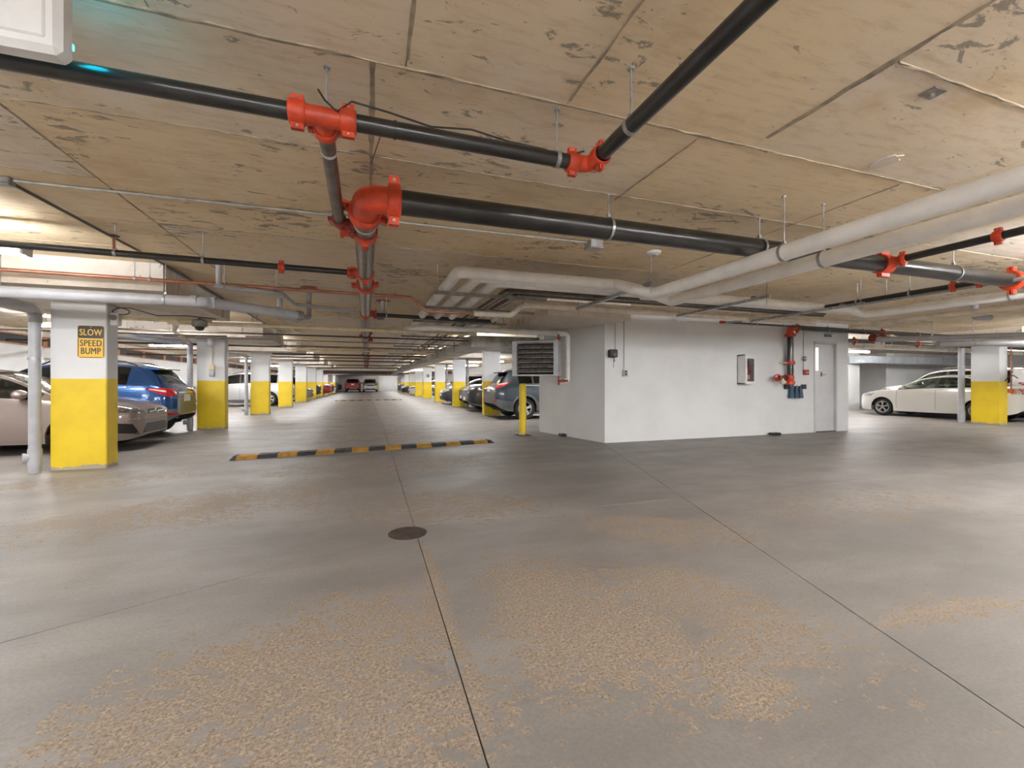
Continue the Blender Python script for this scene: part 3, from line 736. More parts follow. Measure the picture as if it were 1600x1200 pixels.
part('pipe_body', MB().tube([(-.18, 2.23, ZP), (-.185, 3.40, ZP)], R1, 18), mat['grey_pipe'], t, True)
part('clip_band', MB().ring((-.18, 2.40, ZP), (0, 1, 0), R1, R1 + .004, .02, 18), mat['white_metal'], t, True)
add_coupling((-.185, 3.40, ZP), (0, 1, 0), R1, t, 'red_dark', L=.05, ear=(1, 0, 0)); part('elbow', MB().tube(rounded([(-.185, 3.38, ZP), (-.185, 3.50, ZP), (-.09, 3.50, ZP)], .05), R1 * 1.1, 14), mat['red_dark'], t, True)
add_coupling((-.10, 3.50, ZP), (1, 0, 0), R1, t, 'red_dark', L=.05)
R3 = .081
t = thing('fire_main', 'thick fire main with a big red elbow, running right and away down the aisle', 'pipe', (.02, 2.95, ZP))
part('pipe_body', MB().tube([(.20, 2.94, ZP), (4.95, 2.92, ZP)], R3, 24), mat['black_pipe'], t, True, 'black length running right')
part('pipe_body', MB().tube([(5.0, 2.92, ZP), (7.15, 2.90, ZP)], R3, 24), mat['black_pipe'], t, True, 'black length beyond the red tee')
part('pipe_body', MB().tube([(7.15, 2.90, ZP), (13, 2.88, ZP)], R3, 20), mat['black_pipe'], t, True)
part('elbow', MB().tube(rounded([(.22, 2.94, ZP), (.0, 2.94, ZP), (-.005, 3.20, ZP)], .20, 9), R3 * 1.08, 24), mat['red'], t, True)
part('pipe_body', MB().tube([(-.005, 3.19, ZP), (.0, 30, ZP)], R3, 24), mat['grey_pipe'], t, True, 'dusty grey length going away')
part('pipe_body', MB().tube([(.0, 30, ZP), (.0, 58, ZP)], R3 * .9, 14), mat['grey_pipe'], t, True)
add_coupling((.175, 2.94, ZP), (1, 0, 0), R3, t, L=.085); add_coupling((-.005, 3.20, ZP), (0, 1, 0), R3, t, L=.085, ear=(-1, 0, .3))
add_tee((-.005, 3.62, ZP), (0, 1, 0), R3, (-1, 0, 0), t); part('clip_band', MB().ring((-.005, 3.40, ZP), (0, 1, 0), R3, R3 + .005, .018, 24), mat['white_metal'], t, True)
add_tee((-.005, 4.98, ZP), (0, 1, 0), R3, (-1, 0, 0), t); add_coupling((-.005, 5.55, ZP), (0, 1, 0), R3, t, ear=(1, 0, .1))
add_tee((-.005, 7.80, ZP), (0, 1, 0), R3, (1, 0, 0), t, L=.16)
for y in (11.3, 18.6, 25, 31, 37, 43): add_coupling((0, y, ZP), (0, 1, 0), R3, t, 'red_dark', bolts=False, ear=(1, 0, .3), L=.16)
for y in (12.6, 16.0, 20.6, 22.8, 27.6, 33.5): add_tee((0, y, ZP), (0, 1, 0), R3, (1, 0, 0), t, 'red_dark', L=.3)
add_tee((4.93, 2.92, ZP), (1, 0, 0), R3, (0, -1, 0), t); add_coupling((7.13, 2.90, ZP), (1, 0, 0), R3, t, L=.1); 
add_hanger(1.78, 2.93, ZP, R3, (1, 0, 0), t); add_hanger(6.05, 2.91, ZP, R3, (1, 0, 0), t); add_hanger(3.3, 2.92, ZP, R3, (1, 0, 0), t)
for y in (9.4, 14.5, 19.5, 24): add_hanger(0, y, ZP, R3, (0, 1, 0), t)
t = pipe('sprinkler_pipe', 'black sprinkler branch running left from the main over the speed bump sign column', [(-.10, 4.98, ZP), (-6.8, 4.80, ZP)], .031, 'black_pipe', coup=[(0, .03), (0, .72)], hang=[(0, 1.4), (0, 2.08), (0, 4.2)])
part('sprinkler_head', MB().cyl((-2.19, 4.92, 2.40), (-2.19, 4.92, 2.53), .012, 8), mat['copper'], t, True); part('deflector', MB().lathe((-2.19, 4.92, 2.545), (0, 0, 1), [(.045, 0), (.045, .004)], 12).cyl((-2.19, 4.92, 2.53), (-2.19, 4.92, 2.549), .007, 6), mat['iron'], t)
pipe('sprinkler_pipe', 'black sprinkler branch with red cap passing under the white pipe rack', [(.09, 7.80, ZP - .02), (2.3, 7.76, ZP - .05)], .034, 'black_pipe', coup=[(0, .06)], hang=[(0, .25)], cm='red_dark')
pipe('sprinkler_pipe', 'black sprinkler branch running to the right from the far red tee over the lane', [(4.93, 2.80, ZP + .01), (4.88, -1.5, ZP + .03)], .034, 'black_pipe', coup=[(0, .05), (0, .72)], hang=[(0, 2.2)])
pipe('sprinkler_pipe', 'black sprinkler branch with red coupling right of the white room pipes', [(6.86, 5.3, ZP), (6.86, 2.99, ZP)], .034, 'black_pipe', coup=[(0, 2.0), (0, 2.24)], hang=[(0, .9), (0, 1.55)])

# ------------------------------------------------------------------ the rack of white insulated pipes
ZA = 2.40
RA = .064
A_ = pipe('insulated_pipe', 'nearest white insulated pipe of the rack, bending right to the first big diagonal pipe', [(.95, 58, ZA), (.95, 4.62, ZA), (2.74, 4.60, ZA), (2.84, 4.54, ZA - .01), (3.10, 4.12, 2.21), (3.10, -2.5, 2.24)], RA, 'insul', bend=.07, hang=[(4, 1.6), (4, 4.0)], n=18)
B_ = pipe('insulated_pipe', 'second white insulated pipe of the rack, feeding the second big diagonal pipe', [(1.21, 58, ZA), (1.21, 4.77, ZA), (3.20, 4.75, ZA), (3.30, 4.70, ZA - .01), (3.545, 4.38, 2.20), (3.545, -2.5, 2.23)], RA, 'insul', bend=.07, hang=[(4, 1.85), (4, 4.2)], n=18)
pipe('insulated_pipe', 'third white insulated pipe of the rack, running on past the white room to the right', [(1.47, 58, ZA), (1.47, 4.92, ZA), (7.55, 4.92, ZA), (7.70, 4.86, 2.32), (7.72, 4.55, 2.31), (7.72, -1.5, 2.30)], RA, 'insul', bend=.10, hang=[(4, 1.4)], n=18)
pipe('insulated_pipe', 'fourth white insulated pipe, hidden behind the third and rising at the right', [(3.6, 5.07, ZA), (7.80, 5.07, ZA), (7.93, 4.98, 2.35), (7.95, 4.70, 2.34), (7.95, -1.5, 2.33)], RA * .9, 'insul', bend=.10, n=16)
for k, (x, m_, r) in enumerate([(1.70, 'dark_conduit', .022), (1.80, 'galv_dull', .018), (1.90, 'dark_conduit', .026), (2.02, 'conduit', .014)]):
    pipe('conduit', ['brown conduit inside the pipe rack next to the third white pipe', 'slim grey conduit in the middle of the pipe rack', 'thick dark conduit in the middle of the pipe rack', 'thin bright conduit at the right side of the pipe rack'][k],
         [(x, 56, ZA - .02), (x, 5.22 + .09 * k, ZA - .02), (7.4 + .1 * k, 5.25 + .09 * k, ZA - .02)], r, m_, 'conduit', bend=.07, n=10)
pipe('cream_pipe', 'cream insulated pipe at the right side of the rack, outer of two', [(2.24, 56, ZA - .04), (2.24, 6.05, ZA - .04), (8.2, 6.02, ZA - .04)], .045, 'insul_old', bend=.1)
pipe('copper_pipe', 'copper pipe crossing the lane with a jog before the white rack', [(-6.5, 5.98, 2.40), (.60, 6.21, 2.40), (.83, 6.21, 2.215), (1.52, 6.21, 2.222)], .021, 'copper', bend=.05, hang=[(0, 3.98), (0, 4.12), (0, 6.6)])
pipe('cream_pipe', 'cream insulated pipe running along the top of the white room wall', [(1.50, 6.21, 2.222), (2.08, 6.21, 2.225), (2.34, 6.20, 2.44), (8.95, 6.14, 2.43), (9.25, 5.7, 2.35), (9.35, -1.5, 2.31)], .043, 'insul_old', bend=.07, hang=[(2, .8), (2, 1.55), (2, 3.4)], ring=False)
for k, y in enumerate([5.35, 6.45, 7.90, 10.6, 13.6, 17.2, 21, 26, 32, 39]):
    t = thing('pipe_trapeze', 'steel channel trapeze under the white pipe rack, %s along the aisle' % (ORD[k]), 'bracket', (1.55, y, 2.30), 0, 'rack trapezes')
    part('channel', MB().box(.80, 2.55 if y > 6 else 2.3, y - .021, y + .021, 2.295, 2.333), mat['galv_dull'], t)
    for x in (.84, 2.5 if y > 6 else 1.9): part('rod', MB().cyl((x, y, 2.285), (x, y, CEIL), .005, 6), mat['galv'], t)
for k, (x, y0, y1) in enumerate([(3.03, 4.04, 5.88), (4.93, 4.20, 5.95), (6.62, 4.15, 6.05)]):
    t = thing('pipe_trapeze', '%s of the three steel channels under the pipes in front of the white room' % ['leftmost', 'middle', 'rightmost'][k], 'bracket', (x, (y0 + y1) / 2, 2.30), 0, 'trapezes by the white room')
    part('channel', MB().box(x - .021, x + .021, y0, y1, 2.297, 2.334), mat['galv'], t)
    for y in (y0 + .05, y1 - .04): part('rod', MB().cyl((x, y, 2.21), (x, y, CEIL), .0055, 6), mat['galv'], t)
    for y in (4.45, 5.25): part('clip', MB().box(x - .03, x + .03, y - .02, y + .02, 2.334, 2.36), mat['galv_dull'], t)

# ------------------------------------------------------------------ conduits on the ceiling
pipe('conduit', 'thin steel conduit fixed along the ceiling to the small junction box', [(-2.42, 4.07, 2.645), (2.16, 3.97, 2.645)], .0105, 'conduit', 'conduit', n=8)
pipe('conduit', 'dark conduit along the ceiling from the left elbow to the sign column', [(-2.42, 4.08, 2.638), (-2.32, 6.35, 2.638), (-2.32, 12, 2.638)], .013, 'dark_conduit', 'conduit', n=8)
t = thing('junction_box', 'small grey conduit elbow box on the ceiling at far left', 'box', (-2.43, 4.07, 2.6)); part('body', MB().rbox(-2.48, -2.39, 4.035, 4.105, 2.61, 2.66, .008), mat['galv_dull'], t); part('cover', MB().box(-2.47, -2.40, 4.045, 4.095, 2.604, 2.61), mat['galv'], t)
t = thing('junction_box', 'square galvanised junction box on the ceiling below the big black main', 'box', (2.22, 3.96, 2.58)); part('body', MB().rbox(2.16, 2.30, 3.89, 4.03, 2.585, 2.66, .006), mat['galv'], t); part('cover', MB().box(2.155, 2.305, 3.885, 4.035, 2.577, 2.585), mat['conduit'], t)
t = thing('smoke_detector', 'round white detector on the ceiling above the pipe elbows', 'detector', (3.04, 4.05, 2.62)); part('base', MB().lathe((3.04, 4.05, 2.66), (0, 0, -1), [(.075, 0), (.075, .02), (.05, .035)], 18), mat['white_metal'], t, True); part('sensor_cap', MB().lathe((3.04, 4.05, 2.625), (0, 0, -1), [(.03, 0), (.028, .012)], 14), mat['grey_metal'], t, True)
t = thing('ceiling_anchor_plate', 'small square steel anchor plate on the ceiling at upper right', 'bracket', (2.70, 1.38, 2.65)); part('plate', MB().box(2.655, 2.745, 1.345, 1.415, 2.652, 2.66), mat['galv_dull'], t); part('stud', MB().cyl((2.70, 1.38, 2.652), (2.70, 1.38, 2.635), .01, 8), mat['conduit'], t)
def blob(cx, cy, rx, ry, n=14, seed=3):
    r = random.Random(seed); return [(cx + math.cos(2 * PI * i / n) * rx * r.uniform(.7, 1.15), cy + math.sin(2 * PI * i / n) * ry * r.uniform(.7, 1.15)) for i in range(n)]
struct('plaster_patch', MB().prism(blob(3.25, 1.91, .07, .1), CEIL - .006, CEIL + .001), mat['plaster'], ceil)

# ------------------------------------------------------------------ grey plastic drain pipes on the left
t = pipe('drain_pipe', 'grey plastic drain pipe under the drop panel with a dusty far end', [(-8.0, 6.42, 2.24), (-4.6, 6.40, 2.22), (-1.90, 6.30, 2.20), (-.92, 7.05, 2.19)], .066, 'pvc', bend=.08, hang=[(1, .75), (1, 2.3)], n=18)
for x, y in ((-4.05, 6.38), (-2.0, 6.305), (-1.82, 6.36)): part('socket', MB().ring((x, y, 2.205), (1, -.02, 0), .066, .074, .07, 20), mat['pvc'], t, True)
part('end_cap', MB().cyl((-.97, 7.01, 2.19), (-.90, 7.065, 2.19), .073, 18), mat['pvc_dark'], t, True)
t = thing('drain_pipe', 'grey plastic downpipe with cleanout standing left of the sign column', 'pipe', (-4.17, 7.48, 0))
part('pipe_body', MB().tube(rounded([(-4.55, 6.55, 2.20), (-4.2, 7.2, 2.20), (-4.17, 7.48, 2.17), (-4.17, 7.48, 0)], .09), .062, 18), mat['pvc'], t, True)
part('cleanout', MB().cyl((-4.17, 7.48, .10), (-4.17, 7.48, .32), .070, 18).cyl((-4.17, 7.48, .21), (-4.25, 7.43, .21), .055, 16).cyl((-4.245, 7.432, .21), (-4.265, 7.42, .21), .062, 16), mat['pvc'], t, True)
part('strap', MB().ring((-4.17, 7.48, 1.52), (0, 0, 1), .062, .069, .03, 20).box(-4.10, -4.07, 7.46, 7.60, 1.505, 1.535), mat['galv'], t, True); part('coupling_sleeve', MB().cyl((-4.17, 7.48, 2.0), (-4.17, 7.48, 2.12), .069, 18), mat['pvc_dark'], t, True)
for k, i in enumerate((1, 2)):
    y = LEFT_C[i] - .1
    t = thing('drain_pipe', 'grey plastic downpipe on the left of the %s column of the left row' % ORD[i], 'pipe', (-4.19, y, 0))
    part('pipe_body', MB().tube(rounded([(-5.2, y - 1.5, 2.2), (-4.19, y - .1, 2.2), (-4.19, y, 2.15), (-4.19, y, 0)], .1), .062, 14), mat['pvc'], t, True); part('strap', MB().ring((-4.19, y, 1.52), (0, 0, 1), .062, .069, .03, 16), mat['galv'], t, True)
    part('cleanout', MB().cyl((-4.19, y, .10), (-4.19, y, .32), .070, 14).cyl((-4.19, y, .21), (-4.32, y - .06, .21), .055, 12), mat['pvc'], t, True)
for k, i in enumerate((1, 2)):
    y = RIGHT_C[i] + .1
    t = thing('drain_pipe', 'grey plastic downpipe right of the %s column of the right row' % ORD[i], 'pipe', (4.78, y, 0)); part('pipe_body', MB().tube([(4.78, y, 0), (4.78, y, 2.37)], .062, 12), mat['pvc_dark'], t, True); part('strap', MB().ring((4.78, y, 1.52), (0, 0, 1), .062, .069, .03, 14), mat['galv'], t, True)
t = thing('drain_pipe', 'grey plastic downpipe left of the far right yellow column', 'pipe', (16.98, 8.0, 0))
part('pipe_body', MB().tube([(16.98, 7.98, 0), (16.98, 7.98, 2.38)], .075, 14), mat['pvc'], t, True); part('cleanout', MB().cyl((16.98, 7.98, .1), (16.98, 7.98, .36), .085, 14), mat['pvc'], t, True); part('strap', MB().ring((16.98, 7.98, 1.55), (0, 0, 1), .075, .083, .03, 14), mat['galv'], t, True)
t = thing('water_pipe', 'thin dark pipe with a looped hose down the right face of the far right column', 'pipe', (17.9, 7.1, 1.1)); part('pipe_body', MB().tube([(17.47, 7.12, .95), (17.47, 7.12, 2.38)], .02, 8), mat['copper'], t, True); part('hose_loop', MB().tube(rounded([(17.2, 7.14, 1.24), (17.3, 7.09, 1.40), (17.5, 7.08, 1.40), (17.75, 7.1, 1.33)], .1), .014, 8), mat['cable'], t, True)
t = pipe('drain_pipe', 'small grey plastic drain hung from a ceiling flange near the left row', [(-1.72, 6.05, 2.36), (-1.03, 6.22, 2.35), (-.98, 7.05, 2.35), (-.15, 7.33, 2.35)], .028, 'pvc', bend=.04, hang=[(0, .1), (0, .65)])
part('drop_leg', MB().tube([(-1.68, 6.07, 2.36), (-1.68, 6.07, 2.66)], .03, 12), mat['pvc'], t, True); part('drop_leg', MB().tube([(-1.14, 6.75, 2.26), (-1.14, 6.75, 2.38)], .035, 12), mat['pvc'], t, True); part('ceiling_flange', MB().lathe((-1.68, 6.07, 2.66), (0, 0, -1), [(.09, 0), (.09, .01), (.04, .012)], 16), mat['red_dark'], t, True)
for k, (x, y, zb, lab) in enumerate([(-.82, 7.25, 2.25, 'dusty floor drain outlet with red ceiling flange above the dark pipe end'), (.29, 8.0, 2.40, 'white plastic drain stub with red ceiling flange right of the fire main')]):
    t = thing('drain_stub', lab, 'pipe', (x, y, zb)); part('pipe_body', MB().tube([(x, y, zb), (x, y, 2.66)], .034, 12), mat['pvc_dark' if k == 0 else 'pvc'], t, True); part('ceiling_flange', MB().lathe((x, y, 2.66), (0, 0, -1), [(.12, 0), (.12, .012), (.045, .014)], 18), mat['red_dark'], t, True); part('trap', MB().tube(rounded([(x, y, zb), (x, y, zb - .05), (x - .09, y - .06, zb - .06)], .03), .036, 12), mat['pvc_dark'], t, True)

# cross pipes of the aisle, from near to far
t = pipe('gas_pipe', 'cream gas pipe crossing the aisle behind the sign column with drop leg', [(-3.3, 9.15, 2.27), (2.3, 9.2, 2.26)], .036, 'cream', 'pipe', coup=[], hang=[(0, 1.3), (0, 1.38), (0, 3.6)], ring=False)
part('drop_leg', MB().tube(rounded([(-1.32, 9.17, 2.26), (-1.32, 9.17, 2.17), (-1.15, 9.17, 2.16)], .04), .02, 10), mat['cream'], t, True); part('rust_patch', MB().ring((1.15, 9.2, 2.261), (1, 0, 0), .036, .038, .45, 14), mat['sign_y'], t, True)
pipe('conduit', 'dark conduit right behind the first cream cross pipe', [(-5.5, 10.3, 2.24), (2.4, 10.35, 2.22)], .018, 'dark_conduit', 'conduit', n=8)
pipe('conduit', 'thin grey conduit behind the first cream cross pipe, lower of two', [(-4.2, 11.4, 2.22), (2.4, 11.5, 2.20)], .014, 'galv_dull', 'conduit', n=8)
pipe('gas_pipe', 'cream gas pipe crossing the aisle, second from the camera', [(-2.4, 15.6, 2.29), (2.6, 15.7, 2.28)], .036, 'cream', hang=[(0, .4), (0, 2.4)], ring=False)
pipe('conduit', 'grey conduit just before the second cream cross pipe', [(-2.4, 14.3, 2.29), (2.4, 14.3, 2.28)], .03, 'galv_dull', 'conduit', n=8)
for k, (y, r, m_, lab) in enumerate([(17.6, .03, 'black_pipe', 'black cross pipe between the third and fourth left columns'), (19.6, .024, 'dark_conduit', 'dark cross conduit near the third left column'), (22.4, .03, 'black_pipe', 'black cross pipe near the fourth left column'), (24.6, .04, 'insul', 'white cross pipe between the fourth and fifth left columns'), (27.6, .03, 'black_pipe', 'black cross pipe short of the second speed bump'), (32.5, .03, 'black_pipe', 'black cross pipe past the second speed bump')]):
    pipe('cross_pipe', lab, [(-3.2 if m_ != 'insul' else .2, y, 2.25), (2.3, y, 2.245)], r, m_, hang=[(0, 1.2)], n=8, ring=False)
pipe('insulated_pipe', 'large white pipe crossing the far aisle above the parked red car', [(-5.5, 35.5, 2.24), (6, 36.2, 2.22)], .10, 'insul', hang=[(0, 2), (0, 8)], ring=False)
for k, (y, z, m_) in enumerate([(41, 2.17, 'dark_conduit'), (45, 2.17, 'iron'), (49, 2.14, 'duct'), (53, 2.16, 'dark_conduit')]):
    pipe('cross_pipe', 'dark service pipe crossing near the end wall, %s of four' % ORD[k], [(-7, y, z), (8, y + .3, z)], .12, m_, n=8, hang=[(0, 5), (0, 9)], ring=False, group='far cross pipes')
# ducts
def duct(name, label, x0, x1, y0, y1, z0, z1, m, along):
    t = thing(name, label, 'duct', ((x0 + x1) / 2, (y0 + y1) / 2, z0)); part('duct_body', MB().box(x0, x1, y0, y1, z0, z1), mat[m], t)
    L = (y1 - y0) if along == 'y' else (x1 - x0); n = max(2, int(L / 1.5))
    for i in range(1, n):
        s = L * i / n; f = .007
        part('flange', MB().box(x0 - f, x1 + f, y0 + s - .015, y0 + s + .015, z0 - f, z1 + f) if along == 'y' else MB().box(x0 + s - .015, x0 + s + .015, y0 - f, y1 + f, z0 - f, z1 + f), mat['galv_dull' if m == 'duct' else 'duct_blue'], t)
        if i % 2:
            st = MB()
            if along == 'y':
                for x in (x0 - .006, x1 + .006): st.box(x - .004, x + .004, y0 + s + .1, y0 + s + .13, z0 - .01, CEIL - .004)
                st.box(x0 - .01, x1 + .01, y0 + s + .1, y0 + s + .13, z0 - .012, z0)
            else:
                for y in (y0 - .006, y1 + .006): st.box(x0 + s + .1, x0 + s + .13, y - .004, y + .004, z0 - .01, CEIL - .004)
                st.box(x0 + s + .1, x0 + s + .13, y0 - .01, y1 + .01, z0 - .012, z0)
            part('strap', st, mat['galv'], t)
    return t
duct('air_duct', 'sheet metal air duct running down the right side of the aisle', 2.38, 2.92, 10.62, 56, 2.06, 2.34, 'duct', 'y')
duct('air_duct', 'sheet metal air duct crossing behind the unit heater to the right', 2.38, 9.6, 10.05, 10.6, 2.05, 2.33, 'duct', 'x')
duct('air_duct', 'pale blue grey air duct along the wall behind the white sedan', 20.3, 29.0, 12.7, 13.35, 2.06, 2.36, 'duct_blue', 'x')

# ------------------------------------------------------------------ service pipes at the far right, in front of the white sedan bay
pipe('drain_pipe', 'upper grey plastic drain pipe slanting towards the far right column', [(11.35, 6.85, 2.21), (16.5, 2.4, 2.22)], .06, 'pvc', hang=[(0, 1.0), (0, 2.6), (0, 4.2)], n=14)
pipe('drain_pipe', 'lower grey plastic drain pipe that ends with a cap near the far right column', [(12.9, 6.5, 2.13), (17.0, 4.8, 2.14)], .075, 'pvc', hang=[(0, .8), (0, 2.2)], n=14)
pipe('conduit', 'rusty cream service pipe rising right of the white room corner', [(9.6, 6.3, 2.36), (9.75, 5.7, 2.36), (9.85, -1, 2.36)], .04, 'cream', 'pipe', bend=.05)
pipe('sprinkler_pipe', 'dark fire pipe behind the grey drain pipes at right', [(11.6, 7.9, 2.30), (24, 7.9, 2.28)], .055, 'black_pipe', coup=[(0, .6), (0, 3.2)], hang=[(0, 2), (0, 5)])
pipe('insulated_pipe', 'white insulated pipe behind the right hand fire pipe', [(11.6, 8.6, 2.26), (26, 8.7, 2.25)], .075, 'insul', hang=[(0, 2), (0, 6)])
pipe('conduit', 'thin steel pipe beside the black branch with red coupling at right', [(6.99, 4.6, 2.37), (6.99, 2.2, 2.37)], .022, 'conduit', 'conduit', hang=[(0, .5)])
t = thing('alarm_valve', 'red alarm valve with yellow tag box hanging by the room corner', 'valve', (12.0, 7.2, 2.2)); part('body', MB().lathe((11.75, 7.2, 2.30), (1, 0, 0), [(.06, 0), (.10, .02), (.10, .08), (.07, .12), (.07, .3), (.1, .32), (.1, .4), (.05, .42)], 14), mat['red_dark'], t, True); part('tag_box', MB().rbox(12.25, 12.40, 7.1, 7.2, 2.26, 2.40, .01), mat['cream'], t)
t = thing('pipe_trap', 'white plastic U trap hanging below the red alarm valve', 'pipe', (12.1, 7.25, 2.05)); part('bend', MB().tube(rounded([(12.03, 7.25, 2.28), (12.03, 7.25, 2.06), (12.21, 7.25, 2.06), (12.21, 7.25, 2.28)], .085, 7), .05, 14), mat['insul'], t, True)
for k, (x, y) in enumerate([(10.4, 4.7), (8.6, 3.2)]):
    t = thing('drain_stub', 'grey ceiling drain stub with red flange near the right pipes, %s' % ['farther one', 'nearer one'][k], 'pipe', (x, y, 2.44)); part('pipe_body', MB().tube([(x, y, 2.44), (x, y, 2.66)], .05, 12), mat['pvc'], t, True); part('ceiling_flange', MB().lathe((x, y, 2.66), (0, 0, -1), [(.13, 0), (.13, .012), (.06, .014)], 16), mat['red_dark'], t, True); part('trap', MB().tube(rounded([(x, y, 2.45), (x, y, 2.38), (x + .25, y - .1, 2.37)], .05), .05, 12), mat['pvc'], t, True)

# ------------------------------------------------------------------ clutter of pipes over the left stalls
for k, (y, z, r, m_) in enumerate([(9.6, 2.10, .016, 'dark_conduit'), (11.0, 2.24, .03, 'insul_old'), (14.6, 2.30, .03, 'black_pipe'), (16.4, 2.25, .02, 'dark_conduit'), (20.5, 2.3, .03, 'black_pipe')]):
    pipe('stall_pipe', '%s stall pipe crossing over the left parked cars counted from the camera' % ORD[k], [(-8.7, y, z), (-2.55 if k < 2 else -2.4, y + .1, z)], r, m_, hang=[(0, 1.2), (0, 4.0)], n=8, ring=False)
pipe('drain_pipe', 'sloping pale drain pipe between the sign column and the next column', [(-3.0, 8.6, 2.18), (-3.5, 10.0, 2.22), (-4.19, 12.8, 2.2)], .05, 'insul_old', bend=.1, n=12)
pipe('conduit', 'wide brown cable tray bar above the dome camera', [(-4.2, 8.95, 2.28), (-2.6, 9.0, 2.28)], .03, 'cream', 'conduit', n=8)
t = thing('dome_camera', 'dark dome security camera hanging between the first two left columns', 'camera', (-2.73, 8.84, 2.1)); part('bracket_pole', MB().cyl((-2.73, 8.84, 2.28), (-2.73, 8.84, 2.318), .03, 10), mat['galv_dull'], t, True); part('housing', MB().lathe((-2.73, 8.84, 2.17), (0, 0, 1), [(.10, 0), (.115, .02), (.115, .10), (.08, .12)], 20), mat['galv_dull'], t, True); part('dome', MB().lathe((-2.73, 8.84, 2.17), (0, 0, -1), [(.075, 0), (.066, .035), (.04, .06), (.0, .07)], 18), mat['black'], t, True)
t = thing('dome_camera', 'small white dome camera hung in front of the second left column', 'camera', (-3.72, 12.75, 2.1)); part('stem', MB().cyl((-3.72, 12.75, 2.2), (-3.72, 12.75, 2.34), .07, 12), mat['white_metal'], t, True); part('dome', MB().lathe((-3.72, 12.75, 2.2), (0, 0, -1), [(.09, -.03), (.09, 0), (.07, .05), (.03, .08), (0, .085)], 16), mat['white_metal'], t, True)
t = thing('wall_camera', 'small white box camera with a black cable loop on the sign column', 'camera', (-3.43, 7.72, 2.0)); part('body', MB().rbox(-3.46, -3.36, 7.66, 7.78, 2.02, 2.20, .015), mat['white_metal'], t); part('lens', MB().lathe((-3.41, 7.66, 2.13), (.2, -1, -.1), [(.04, -.01), (.04, .03), (.02, .035)], 14), mat['galv_dull'], t, True)
part('cable', MB().tube([(-3.40 + .13 * math.sin(a) + .02 * a, 7.7, 2.23 + .05 * math.cos(a * 1.0)) for a in [i * .35 for i in range(22)]] + [(-2.95, 7.8, 2.2), (-2.7, 8.2, 2.27), (-2.45, 8.7, 2.3)], .007, 6), mat['cable'], t, True)
t = thing('control_box', 'cream and grey control box with conduit on the second left column', 'box', (-3.74, 13.0, 1.4)); part('upper_box', MB().rbox(-3.80, -3.68, 12.93, 13.0, 1.52, 1.66, .01), mat['cream'], t); part('lower_box', MB().rbox(-3.80, -3.68, 12.94, 13.0, 1.36, 1.51, .01), mat['grey_metal'], t); part('conduit', MB().tube([(-3.74, 12.985, 1.66), (-3.74, 12.985, 2.32)], .012, 8), mat['cream'], t, True)
t = thing('wall_speaker', 'small black speaker on the fourth column of the right row', 'speaker', (4.4, 32.45, 1.6)); part('body', MB().rbox(4.30, 4.48, 32.38, 32.5, 1.62, 1.82, .02), mat['black'], t)
part('grille', MB().lathe((4.39, 32.38, 1.72), (0, -1, 0), [(.07, 0), (.06, .012)], 14), mat['galv_dull'], t, True)

# slow / speed bump sign
def text_mesh(s, size, align='CENTER'):
    cu = bpy.data.curves.new('lettering', 'FONT'); cu.body = s; cu.size = size; cu.align_x = align; cu.extrude = .0012; cu.space_character = 1.08; cu.offset = 0
    ob = bpy.data.objects.new('lettering', cu); COL.objects.link(ob)
    dg = bpy.context.evaluated_depsgraph_get(); dg.update()
    me = bpy.data.meshes.new_from_object(ob.evaluated_get(dg)); bpy.data.objects.remove(ob); bpy.data.curves.remove(cu)
    me.materials.clear()
    # a bolder face: the same letter shapes laid down three times with a small shift
    v = [tuple(x.co) for x in me.vertices]; f = [tuple(g.vertices) for g in me.polygons]; n = len(v); b = size * .016
    out = bpy.data.meshes.new('lettering'); out.from_pydata([(x + d * b, y, z + (d + 1) * .00025) for d in (-1, 0, 1) for x, y, z in v], [], [tuple(i + k * n for i in g) for k in range(3) for g in f]); out.update()
    bpy.data.meshes.remove(me)
    return out
sx, sy, sz = -3.632, 7.598, 1.545
t = thing('traffic_sign', 'yellow and black warning sign reading slow speed bump on the nearest left column', 'sign', (sx, sy, sz))
def rrect(x0, x1, z0, z1, r, y0, y1, n=4):
    pl = []
    for cx, cz, a0 in ((x1 - r, z1 - r, 0), (x0 + r, z1 - r, 90), (x0 + r, z0 + r, 180), (x1 - r, z0 + r, 270)):
        for k in range(n + 1):
            a = math.radians(a0 + 90 * k / n); pl.append((cx + r * math.cos(a), cz + r * math.sin(a)))
    n = len(pl)
    return MB().add([(x, y0, z) for x, z in pl] + [(x, y1, z) for x, z in pl], [tuple(range(n)), tuple(reversed(range(n, 2 * n)))] + [((i + 1) % n, i, n + i, n + (i + 1) % n) for i in range(n)])
part('plate', rrect(sx - .15, sx + .15, sz, sz + .452, .026, sy - .004, sy), mat['sign_y'], t)
part('black_panel', rrect(sx - .145, sx + .145, sz + .275, sz + .447, .024, sy - .0062, sy - .004), mat['sign_k'], t)
mb = MB()
for a in ((sx - .145, sx - .137, sz + .02, sz + .28), (sx + .137, sx + .145, sz + .02, sz + .28), (sx - .125, sx + .125, sz + .005, sz + .013)): mb.box(a[0], a[1], sy - .0062, sy - .004, a[2], a[3])
part('border_line', mb, mat['sign_k'], t)
for s, w, z, m_ in (('SLOW', .25, .315, 'sign_y'), ('SPEED', .24, .165, 'sign_k'), ('BUMP', .22, .055, 'sign_k')):
    me = text_mesh(s, .125); me.materials.append(mat[m_]); o = link('lettering', me, t); o.rotation_euler = (PI / 2, 0, 0)
    xs = [v.co.x for v in me.vertices]; k = w / (max(xs) - min(xs)); o.scale = (k, .088 / (max(v.co.y for v in me.vertices) - min(v.co.y for v in me.vertices)), 1); o.location = (0, -.0068, z)
    o.location.x = -(max(xs) + min(xs)) / 2 * k
